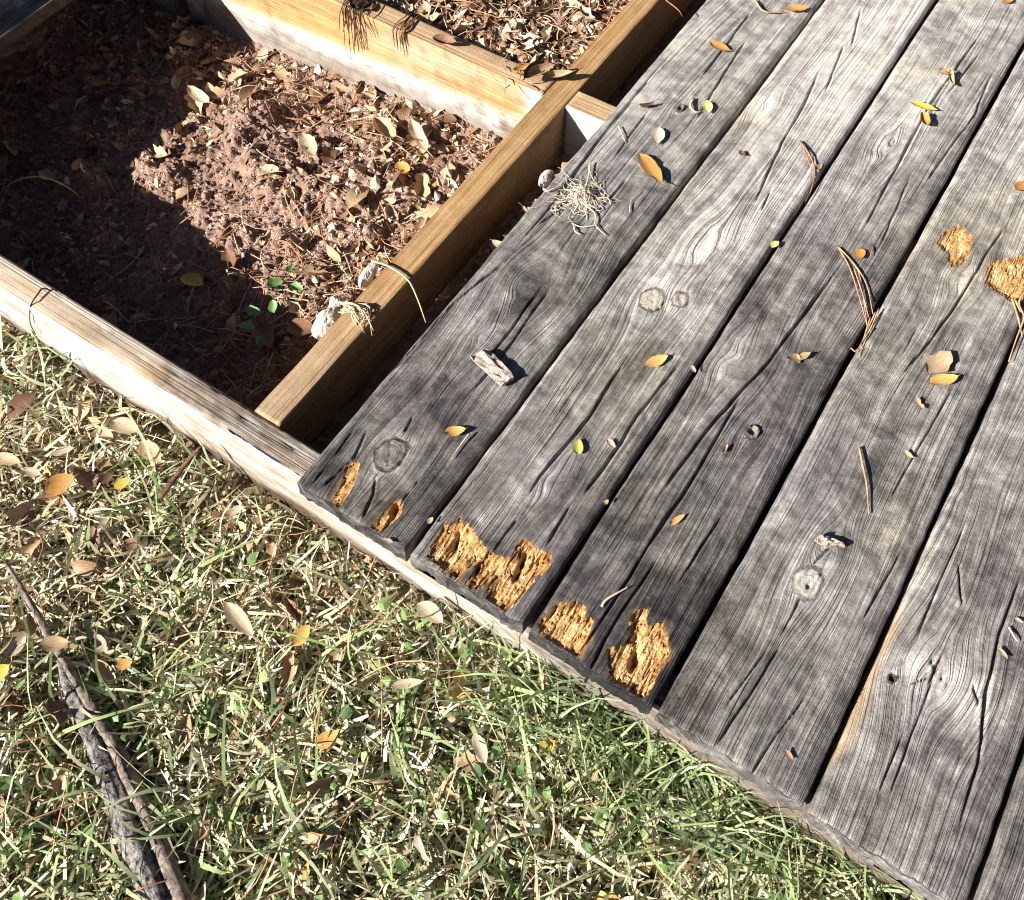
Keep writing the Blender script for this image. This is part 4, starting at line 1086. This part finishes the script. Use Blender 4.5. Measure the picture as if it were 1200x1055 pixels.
OCT = np.array([[1, 0, 0], [-1, 0, 0], [0, 1, 0], [0, -1, 0], [0, 0, 1], [0, 0, -1.]])
OF = np.array([[0, 2, 4], [2, 1, 4], [1, 3, 4], [3, 0, 4], [2, 0, 5], [1, 2, 5], [3, 1, 5], [0, 3, 5]])
def crumbs(name, n, xr, yr, fn, sz, cols, dens, seed, label):
    p, rg = scatter_pts(n, xr, yr, fn, dens, seed); n = len(p)
    s = sz[0] * (sz[1] / sz[0]) ** (rg.random(n) ** 2.6)
    v = OCT[None] * rg.uniform(0.4, 1.4, (n, 6, 1)) + rg.normal(0, 0.28, (n, 6, 3))
    v = v * s[:, None, None] * np.array([1, 1, 0.8]) + p[:, None] + np.array([0, 0, 1]) * (0.25 * s)[:, None, None]
    f = (np.arange(n)[:, None, None] * 6 + OF[None]).reshape(-1, 3)
    c = np.asarray(cols)[rg.integers(len(cols), size=n)] * rg.uniform(0.6, 1.3, (n, 1))
    c = np.concatenate([c, np.ones((n, 1))], 1)
    o = mesh(name, v.reshape(-1, 3), f, M['crumb'], None, False, {'tint': np.repeat(c, 6, 0)})
    return tag(o, label, kind='stuff')
crumbs('soil_crumbs', 36000, (-1.1, -0.11), (0.055, 0.672), soil_h, (0.0011, 0.0050), [(0.32, 0.205, 0.155), (0.38, 0.255, 0.20), (0.25, 0.155, 0.115), (0.46, 0.33, 0.26)], lambda x, y: 0.3 + 0.7 * vn(x * 14, y * 14, 5), 71, 'loose reddish soil crumbs')
crumbs('soil_crumbs', 5000, (-0.5, -0.11), (0.715, 1.15), soil_h, (0.0012, 0.006), [(0.17, 0.10, 0.065), (0.26, 0.16, 0.11), (0.10, 0.06, 0.045)], None, 72, 'loose soil crumbs of the upper bay')

def bits(name, n, xr, yr, fn, sz, cols, dens, seed, label, tilt=0.5, asp=(0.22, 0.55), up=0.003):
    p, rg = scatter_pts(n, xr, yr, fn, dens, seed, up); n = len(p)
    L = rg.uniform(*sz, n); W = L * rg.uniform(*asp, n)
    q = np.array([[-.5, 0, 0], [-.15, -.5, .0], [.25, -.45, .0], [.5, 0, 0], [.2, .5, .0], [-.2, .45, .0], [0.02, 0, -.12]])
    v = np.repeat(q[None], n, 0) + rg.normal(0, 0.05, (n, 7, 3))
    v[..., 0] *= L[:, None]; v[..., 1] *= W[:, None]; v[..., 2] *= L[:, None] * rg.uniform(0.5, 2.4, (n, 1)) * rg.choice([-1, 1], (n, 1))
    a = rg.uniform(0, 6.28, n); tx = rg.normal(0, tilt, n); ty = rg.normal(0, tilt, n)
    def rot(v, ang, i, j):
        c, s = np.cos(ang)[:, None], np.sin(ang)[:, None]; vi = v[..., i] * c - v[..., j] * s; vj = v[..., i] * s + v[..., j] * c
        v[..., i], v[..., j] = vi, vj
    rot(v, tx, 1, 2); rot(v, ty, 2, 0); rot(v, a, 0, 1)
    v = v + p[:, None]
    F = np.array([[0, 1, 6], [1, 2, 6], [2, 3, 6], [3, 4, 6], [4, 5, 6], [5, 0, 6]])
    f = (np.arange(n)[:, None, None] * 7 + F[None]).reshape(-1, 3)
    c = np.asarray(cols)[rg.integers(len(cols), size=n)] * rg.uniform(0.65, 1.25, (n, 1))
    c = np.concatenate([np.clip(c, 0, .82), np.ones((n, 1))], 1)
    return tag(mesh(name, v.reshape(-1, 3), f, M['bits'], None, False, {'tint': np.repeat(c, 7, 0)}), label, kind='stuff')
LC = [(0.40, 0.27, 0.16), (0.52, 0.38, 0.25), (0.62, 0.50, 0.36), (0.30, 0.17, 0.09), (0.20, 0.11, 0.06), (0.45, 0.28, 0.17)]
bits('leaf_litter', 1700, (-1.08, -0.115), (0.06, 0.668), soil_h, (0.008, 0.030), LC, lambda x, y: np.clip(bd(x, y) * (0.35 + 0.9 * vn(x * 18, y * 18, 6)), 0, 1), 73, 'broken dry leaf bits over the soil of the open bay')
bits('leaf_litter', 2000, (-0.5, -0.11), (0.715, 1.1), soil_h, (0.009, 0.034), LC + [(0.60, 0.49, 0.36)], None, 74, 'deep dry leaf litter of the upper bay', 0.6)
bits('leaf_litter', 450, (-0.07, 0.03), (0.33, 0.67), soil_h, (0.006, 0.018), LC + [(0.5, 0.36, 0.28)], None, 75, 'dry leaf bits in the slot beside the first board')

def needles(name, n, xr, yr, fn, Lr, r, cols, dens, seed, label, up=0.004, heads=None, mat='bits', nseg=5, arc=0.010):
    p, rg = scatter_pts(n, xr, yr, fn, dens, seed); n = len(p)
    L = rg.uniform(*Lr, n); a = rg.uniform(0, 6.28, n) if heads is None else rg.normal(heads[0], heads[1], n)
    cv = rg.normal(0, 0.7, n)
    s = np.linspace(-0.5, 0.5, nseg)[None]
    hd = a[:, None] + cv[:, None] * s
    step = (L / (nseg - 1))[:, None]
    x = p[:, :1] + np.cumsum(np.cos(hd) * step, 1) - L[:, None] / 2 * np.cos(a)[:, None]
    y = p[:, 1:2] + np.cumsum(np.sin(hd) * step, 1) - L[:, None] / 2 * np.sin(a)[:, None]
    z = fn(x, y) + up + rg.uniform(0, 0.5, (n, 1)) * arc * (1 - (2 * s) ** 2) + rg.uniform(0, arc * .6, (n, 1))
    P = np.stack([x, y, z], -1)
    ta = np.stack([-np.sin(hd), np.cos(hd), 0 * hd], -1)
    up_ = np.array([0, 0, 1.0])
    offs = [ta * r, -ta * r * 0.6 + up_ * r * 0.8, -ta * r * 0.6 - up_ * r * 0.8]
    v = np.stack([P + o for o in offs], 2)           # n, seg, 3, 3
    v[:, -1] = v[:, -1].mean(1, keepdims=True) + (v[:, -1] - v[:, -1].mean(1, keepdims=True)) * 0.3
    base = np.arange(n)[:, None, None] * nseg * 3 + np.arange(nseg - 1)[None, :, None] * 3 + np.arange(3)[None, None]
    b2 = np.arange(n)[:, None, None] * nseg * 3 + np.arange(nseg - 1)[None, :, None] * 3 + (np.arange(3)[None, None] + 1) % 3
    f = np.stack([base, b2, b2 + 3, base + 3], -1).reshape(-1, 4)
    c = np.asarray(cols)[rg.integers(len(cols), size=n)] * rg.uniform(0.7, 1.2, (n, 1))
    c = np.concatenate([c, np.ones((n, 1))], 1)
    return tag(mesh(name, v.reshape(-1, 3), f, M[mat], None, True, {'tint': np.repeat(c, nseg * 3, 0)}), label, kind='stuff')
NC = [(0.34, 0.17, 0.085), (0.45, 0.26, 0.14), (0.55, 0.36, 0.22), (0.24, 0.11, 0.055), (0.50, 0.40, 0.28)]
nd = lambda x, y: np.clip(0.05 + 1.0 * sst(-0.55, -0.2, x) * sst(0.5, 0.25, y) + 0.35 * sst(0.5, 0.64, y), 0, 1)
needles('pine_straw', 520, (-0.82, -0.135), (0.07, 0.665), soil_h, (0.03, 0.10), 0.0009, NC, nd, 81, 'fallen pine needles over the soil of the open bay')
needles('pine_straw', 260, (-0.45, -0.12), (0.73, 1.05), soil_h, (0.03, 0.09), 0.0009, NC, None, 82, 'fallen pine needles of the upper bay')

# green things growing in the bay
t = empty('weed_seedling', 'small green seedling with heart shaped leaves in the shaded corner of the bay', 'seedling', on(300, 385))
L0 = np.array(t.location)
gm = leaf_mesh('leaf_blade', 'green', 0.72, 0.5, 0.55, 0.3, 0, 0.1, 9)
for (px, py, s, a, up) in ((297, 365, .022, 0.5, .035), (321, 360, .022, 2.4, .03), (290, 384, .022, 3.6, .03), (322, 333, .024, 1.2, .035), (348, 338, .022, 0.2, .03), (341, 316, .018, 2.0, .03), (258, 410, .016, 1.0, .02), (305, 400, .018, 5.0, .02)):
    p = on(px, py, soil_h, up)
    o = put(gm, 'leaf_blade', p - L0, (rg.normal(0, .2), rg.normal(0, .2), a), s, None, None); o.parent = t
    g0 = np.array([p[0], p[1], float(soil_h(p[0:1], p[1:2])[0])])
    kid(t, [g0 + np.array([.004, -.004, 0]), (g0 + p) / 2 + np.array([.003, 0, 0]), p], 0.0009, 'green', 'stem', n=6, sides=4)
def blade_obj(pts, wdt, mat, name, label, cat, n=16, side=None):
    P = smoothline(pts, n); tg = np.gradient(P, axis=0); tg /= np.linalg.norm(tg, axis=1)[:, None]
    sd = np.cross(tg, np.array([0.15, 0.1, 1.0])); sd /= np.linalg.norm(sd, axis=1)[:, None]
    u = np.linspace(0, 1, n)[:, None]; ww = wdt * (1 - u ** 3) * (0.6 + 0.4 * np.minimum(1, u * 6))
    nn = np.cross(sd, tg)
    v = np.concatenate([P - sd * ww, P - nn * ww * 0.35, P + sd * ww]); i = np.arange(n - 1)
    f = np.concatenate([np.stack([i, i + 1, n + i + 1, n + i], 1), np.stack([n + i, n + i + 1, 2 * n + i + 1, 2 * n + i], 1)])
    gr = np.concatenate([np.concatenate([u * 2, np.full_like(u, k), u * 0], 1) for k in (-.6, 0.3, .6)])
    return tag(mesh(name, v, f, M[mat], None, True, {'grain': gr}), label, cat)
blade_obj([on(-8, 236, soil_h, .02), on(14, 214, soil_h, .075), on(45, 207, soil_h, .085), on(75, 217, soil_h, .06), on(101, 236, soil_h, .015)], 0.0021, 'ygreen', 'grass_blade', 'single long green blade arching over the dark shade at the left', 'grass blade')
blade_obj([on(-6, 244, soil_h, .02), on(4, 230, soil_h, .05), on(12, 218, soil_h, .06)], 0.0016, 'ygreen', 'grass_blade', 'short green blade at the left edge under the arching blade', 'grass blade')

# ------------------------------------------------------------------ the lawn
def ribbons(name, n, cols, mat, Lr, wr, elev, curve, seed, label, dens=None, xr=(-1.15, 1.05), yr=(-0.80, 0.010), flat=0.0, nseg=5):
    p, rg = scatter_pts(n, xr, yr, lawn_h, dens, seed); n = len(p)
    L = rg.uniform(*Lr, n); a = rg.uniform(0, 2 * np.pi, n)
    e = np.clip(rg.normal(elev[0], elev[1], n), 0.02, 1.5); k = rg.uniform(*curve, n); kh = rg.normal(0, 0.8, n)
    P = [p + np.array([0, 0, 1]) * (rg.uniform(0, flat, (n, 1)) if flat else 0)]; st = (L / (nseg - 1))[:, None]
    D = []
    for s in range(nseg):
        t_ = s / (nseg - 1)
        ee = e - k * t_; aa = a + kh * t_
        d = np.stack([np.cos(ee) * np.cos(aa), np.cos(ee) * np.sin(aa), np.sin(ee)], 1); D.append(d)
        if s < nseg - 1:
            q = P[-1] + d * st
            g = lawn_h(q[:, 0], q[:, 1]) + 0.002
            # blades cannot pass through the timber of the rim joist
            q[:, 1] = np.where(q[:, 2] < TOP, np.minimum(q[:, 1], 0.0125 - 0.004 * rg.random(n)), q[:, 1])
            q[:, 2] = np.maximum(q[:, 2], g); P.append(q)
    P = np.stack(P, 1); D = np.stack(D, 1)
    sd = np.cross(D, np.array([0, 0, 1.0])); sd /= np.linalg.norm(sd, axis=2, keepdims=True) + 1e-6
    rl = rg.normal(0, 0.7, n)[:, None, None]; nn = np.cross(sd, D)
    sd = sd * np.cos(rl) + nn * np.sin(rl)
    t_ = np.linspace(0, 1, nseg)[None, :, None]
    ww = rg.uniform(*wr, n)[:, None, None] * (1 - t_ ** 2.2 * 0.92) * (0.7 + 0.3 * np.minimum(1, t_ * 4))
    v = np.stack([P - sd * ww / 2, P + sd * ww / 2], 2)
    b = np.arange(n)[:, None] * nseg * 2 + np.arange(nseg - 1)[None] * 2
    f = np.stack([b, b + 1, b + 3, b + 2], -1).reshape(-1, 4)
    c = np.asarray(cols)[rg.integers(len(cols), size=n)] * rg.uniform(0.65, 1.3, (n, 1))
    c = np.concatenate([np.clip(c, 0, .8), np.ones((n, 1))], 1)
    return tag(mesh(name, v.reshape(-1, 3), f, M[mat], None, True, {'tint': np.repeat(c, nseg * 2, 0)}), label, kind='stuff')
def pxy(px, py): 
    q = at(px, py, -0.14); return q[0], q[1]
GB = [(60, 400, .07), (20, 440, .05), (250, 640, .10), (200, 560, .05), (420, 800, .08), (640, 830, .10), (560, 780, .08), (720, 850, .10), (130, 860, .08), (60, 870, .09), (330, 850, .08), (480, 690, .06), (300, 980, .15), (60, 1000, .15), (600, 1000, .2)]
SB = [(120, 500, .09), (60, 540, .08), (160, 480, .06), (280, 600, .05), (420, 700, .08), (350, 720, .06), (220, 470, .05), (300, 560, .05), (510, 830, .05)]
def gden(x, y):
    g = 0.28 + 0.25 * (fbm(x * 8, y * 8, 3, 44))
    for (a, b, s) in GB:
        q = pxy(a, b); g = g + 0.55 * np.exp(-((x - q[0]) ** 2 + (y - q[1]) ** 2) / s ** 2)
    for (a, b, s) in SB:
        q = pxy(a, b); g = g - 0.34 * np.exp(-((x - q[0]) ** 2 + (y - q[1]) ** 2) / s ** 2)
    return np.clip(g, 0.06, 1)
STR = [(0.60, 0.50, 0.31), (0.68, 0.60, 0.41), (0.52, 0.42, 0.26), (0.78, 0.73, 0.58), (0.40, 0.30, 0.17), (0.56, 0.54, 0.30)]
GRN = [(0.19, 0.26, 0.10), (0.25, 0.33, 0.13), (0.34, 0.41, 0.20), (0.14, 0.20, 0.09), (0.44, 0.48, 0.27), (0.30, 0.36, 0.20)]
ribbons('dead_grass', 40000, STR, 'straw', (0.012, 0.055), (0.0018, 0.0054), (0.22, 0.25), (-0.2, 0.5), 91, 'matted straw coloured dead grass of the lawn', lambda x, y: np.where((y > -0.02) & (x < 0.3), 0.15, 1) * np.clip(1.2 - 0.5 * gden(x, y), 0, 1), flat=0.018)
ribbons('dead_grass', 4500, STR, 'straw', (0.03, 0.08), (0.0012, 0.0030), (0.55, 0.3), (0.3, 1.8), 92, 'standing straw coloured dead grass of the lawn', None)
ribbons('grass', 6200, GRN, 'grass', (0.025, 0.075), (0.0028, 0.0068), (0.62, 0.35), (0.4, 2.0), 93, 'green grass blades of the lawn', lambda x, y: gden(x, y) * np.where((y > -0.035) & (x < 0.28) & (x > -0.62), 0.25, 1))
ribbons('grass', 600, [(0.24, 0.32, 0.12), (0.36, 0.42, 0.20), (0.48, 0.50, 0.30)], 'grass', (0.08, 0.15), (0.0028, 0.0052), (0.85, 0.3), (0.8, 2.2), 94, 'long green grass blades of the lawn', lambda x, y: gden(x, y) ** 1.5)
ribbons('grass', 1000, GRN + [(0.34, 0.40, 0.18)], 'grass', (0.05, 0.13), (0.0020, 0.0040), (1.0, 0.3), (0.8, 2.0), 95, 'long grass leaning on the rim joist', lambda x, y: sst(0.20, 0.36, x) + 0.05, xr=(-0.85, 0.9), yr=(-0.06, 0.006))
bits('weed_leaves', 230, (-1.0, 0.8), (-0.7, -0.01), lawn_h, (0.008, 0.018), [(0.17, 0.28, 0.09), (0.22, 0.33, 0.12), (0.12, 0.20, 0.08), (0.32, 0.42, 0.17)], gden, 96, 'small round weed leaves in the lawn', 0.35, (0.6, 0.95), 0.028).data.materials[0] = M['weed']
bits('leaf_litter', 1500, (-1.0, 0.7), (-0.7, 0.0), lawn_h, (0.006, 0.020), LC, None, 97, 'broken dry leaf bits in the lawn', 0.6, (0.25, 0.7), 0.016)
needles('pine_straw', 260, (-1.0, 0.7), (-0.7, -0.01), lambda x, y: lawn_h(x, y) + 0.02, (0.04, 0.11), 0.0009, NC, None, 98, 'pine needles in the lawn')

gl = lambda x, y: lawn_h(x, y) + 0.016
ld = lambda x, y: np.clip(0.35 + 0.9 * (0.5 - gden(x, y)) + 0.6 * sst(-0.45, -0.7, x), 0.1, 1)
scatter(62, (-0.95, 0.55), (-0.65, -0.03), gl, ['tan', 'pale', 'brown', 'tan', 'orange', 'brown', 'tan'], (0.020, 0.046), zone_lawn, 'in the lawn grass', ld, up=0.006, tilt=0.45, seed=41)
leaf_between((58, 582), (94, 566), 'orange', 'large orange brown leaf in the straw left of the thin red twig', 0.72, fn=gl, seed=61, lift=.014, roll=.2)
leaf_between((64, 538), (92, 532), 'pale', 'cream oval leaf above the large orange brown leaf', 0.45, fn=gl, seed=62, lift=.012)
leaf_between((-6, 544), (32, 550), 'tan', 'long tan leaf at the left edge beside the large orange brown leaf', 0.4, fn=gl, seed=63, lift=.014)
leaf_between((32, 558), (54, 562), 'pale', 'small cream leaf touching the large orange brown leaf', 0.5, fn=gl, seed=64, lift=.012)
leaf_between((120, 572), (136, 560), 'brown', 'rusty brown leaf in the straw beside a yellow one', 0.7, fn=gl, seed=65, lift=.012, roll=.3)
leaf_between((138, 578), (158, 566), 'yellow', 'dull yellow leaf right of the rusty brown leaf', 0.6, fn=gl, seed=66, lift=.012)
leaf_between((170, 524), (192, 548), 'tan', 'flat tan leaf in the grass above the thin red twig', 0.55, fn=gl, seed=67, lift=.012)
leaf_between((137, 500), (165, 515), 'pale', 'large whitish leaf in the straw near the rim joist', 0.55, fn=gl, seed=68, lift=.012)
leaf_between((-8, 808), (20, 785), 'yellow', 'bright yellow leaf at the left edge beside the charred branch', 0.75, fn=gl, seed=69, lift=.016)
leaf_between((20, 776), (38, 750), 'pale', 'cream leaf above the bright yellow leaf', 0.55, fn=gl, seed=70, lift=.018, roll=.3)
leaf_between((58, 768), (94, 762), 'tan', 'broad pinkish tan leaf on the joint of the charred branch', 0.6, fn=gl, seed=71, lift=.030)
leaf_between((140, 784), (160, 780), 'orange', 'orange leaf in the grass right of the charred branch', 0.7, fn=gl, seed=72, lift=.014, roll=.4)
leaf_between((345, 762), (366, 738), 'orange', 'red orange leaf in the middle of the lawn', 0.6, fn=gl, seed=73, lift=.014)
leaf_between((270, 712), (300, 755), 'pale', 'long pinkish cream leaf in the middle of the lawn', 0.35, fn=gl, seed=74, lift=.018)
leaf_between((490, 715), (520, 738), 'pale', 'large cream leaf in the grass under the board ends', 0.6, fn=gl, seed=75, lift=.020)
leaf_between((555, 865), (570, 900), 'pale', 'long whitish leaf in the grass below the board ends', 0.45, fn=gl, seed=76, lift=.018)
leaf_between((460, 812), (498, 803), 'pale', 'narrow white leaf in the grass left of the long whitish leaf', 0.3, fn=gl, seed=77, lift=.02)
leaf_between((372, 880), (400, 860), 'orange', 'golden brown leaf low in the middle of the lawn', 0.6, fn=gl, seed=78, lift=.014)
leaf_between((630, 885), (650, 872), 'yellow', 'yellow orange leaf in the grass near the end of the fourth board', 0.7, fn=gl, seed=79, lift=.014)
strand('thin_twig', [at(188, 583, -0.108), at(204, 562, -0.095), at(220, 541, -0.085), at(236, 523, -0.072)], 0.0036, 'twig', 'thin dark red twig leaning on the rim joist', 'twig')
strand('vine_stem', [on(0, 655, gl, .01), on(20, 685, gl, .014), on(44, 722, gl, .014), on(62, 755, gl, .016)], 0.004, 'bare', 'thin dry stem running into the joint of the charred branch', 'stem') if False else None

# charred branch in the grass
t = empty('broken_branch', 'split charred branch half buried in the grass at the lower left', 'branch', on(110, 830, gl))
def bpart(name, pts, r, mat, rough_, n=60, sides=12, flat=1.0):
    P = smoothline(np.array(pts), n) - np.array(t.location)
    v, q, tt = tube_data(P, np.interp(np.linspace(0, 1, n), np.linspace(0, 1, len(r)), r), sides)
    c = np.repeat(P, sides, 0); vv = v[:len(c)]; u = np.repeat(np.arange(n), sides); s = np.tile(np.arange(sides), n)
    kf = 0.92 + rough_ * (0.9 * fbm(u * 0.05 + s * .1, s * 2.3, 3, 5) + 0.5 * (vn(u * 0.35, s * 1.7, 8) - .5))
    vv = c + (vv - c) * kf[:, None]; v[:len(c)] = vv
    return mesh(name, v, [q, tt], M[mat], t)
bpart('thin_end', [on(8, 662, gl, .018), on(26, 690, gl, .022), on(42, 718, gl, .022), on(58, 748, gl, .021), on(72, 768, gl, .020)], [.0028, .0033, .0038, .0045, .0055], 'bare', 0.5, 50, 10)
bpart('charred_side', [on(72, 772, gl, .006), on(84, 810, gl, .006), on(103, 850, gl, .006), on(126, 905, gl, .006), on(190, 1062, gl, .006)], [.006, .0095, .0105, .012, .014], 'char', 0.45, 90, 14)
bpart('bare_side', [on(72, 770, gl, .012), on(94, 806, gl, .012), on(118, 846, gl, .012), on(146, 898, gl, .012), on(218, 1062, gl, .012)], [.0045, .006, .0068, .008, .0095], 'bare', 0.35, 90, 12)
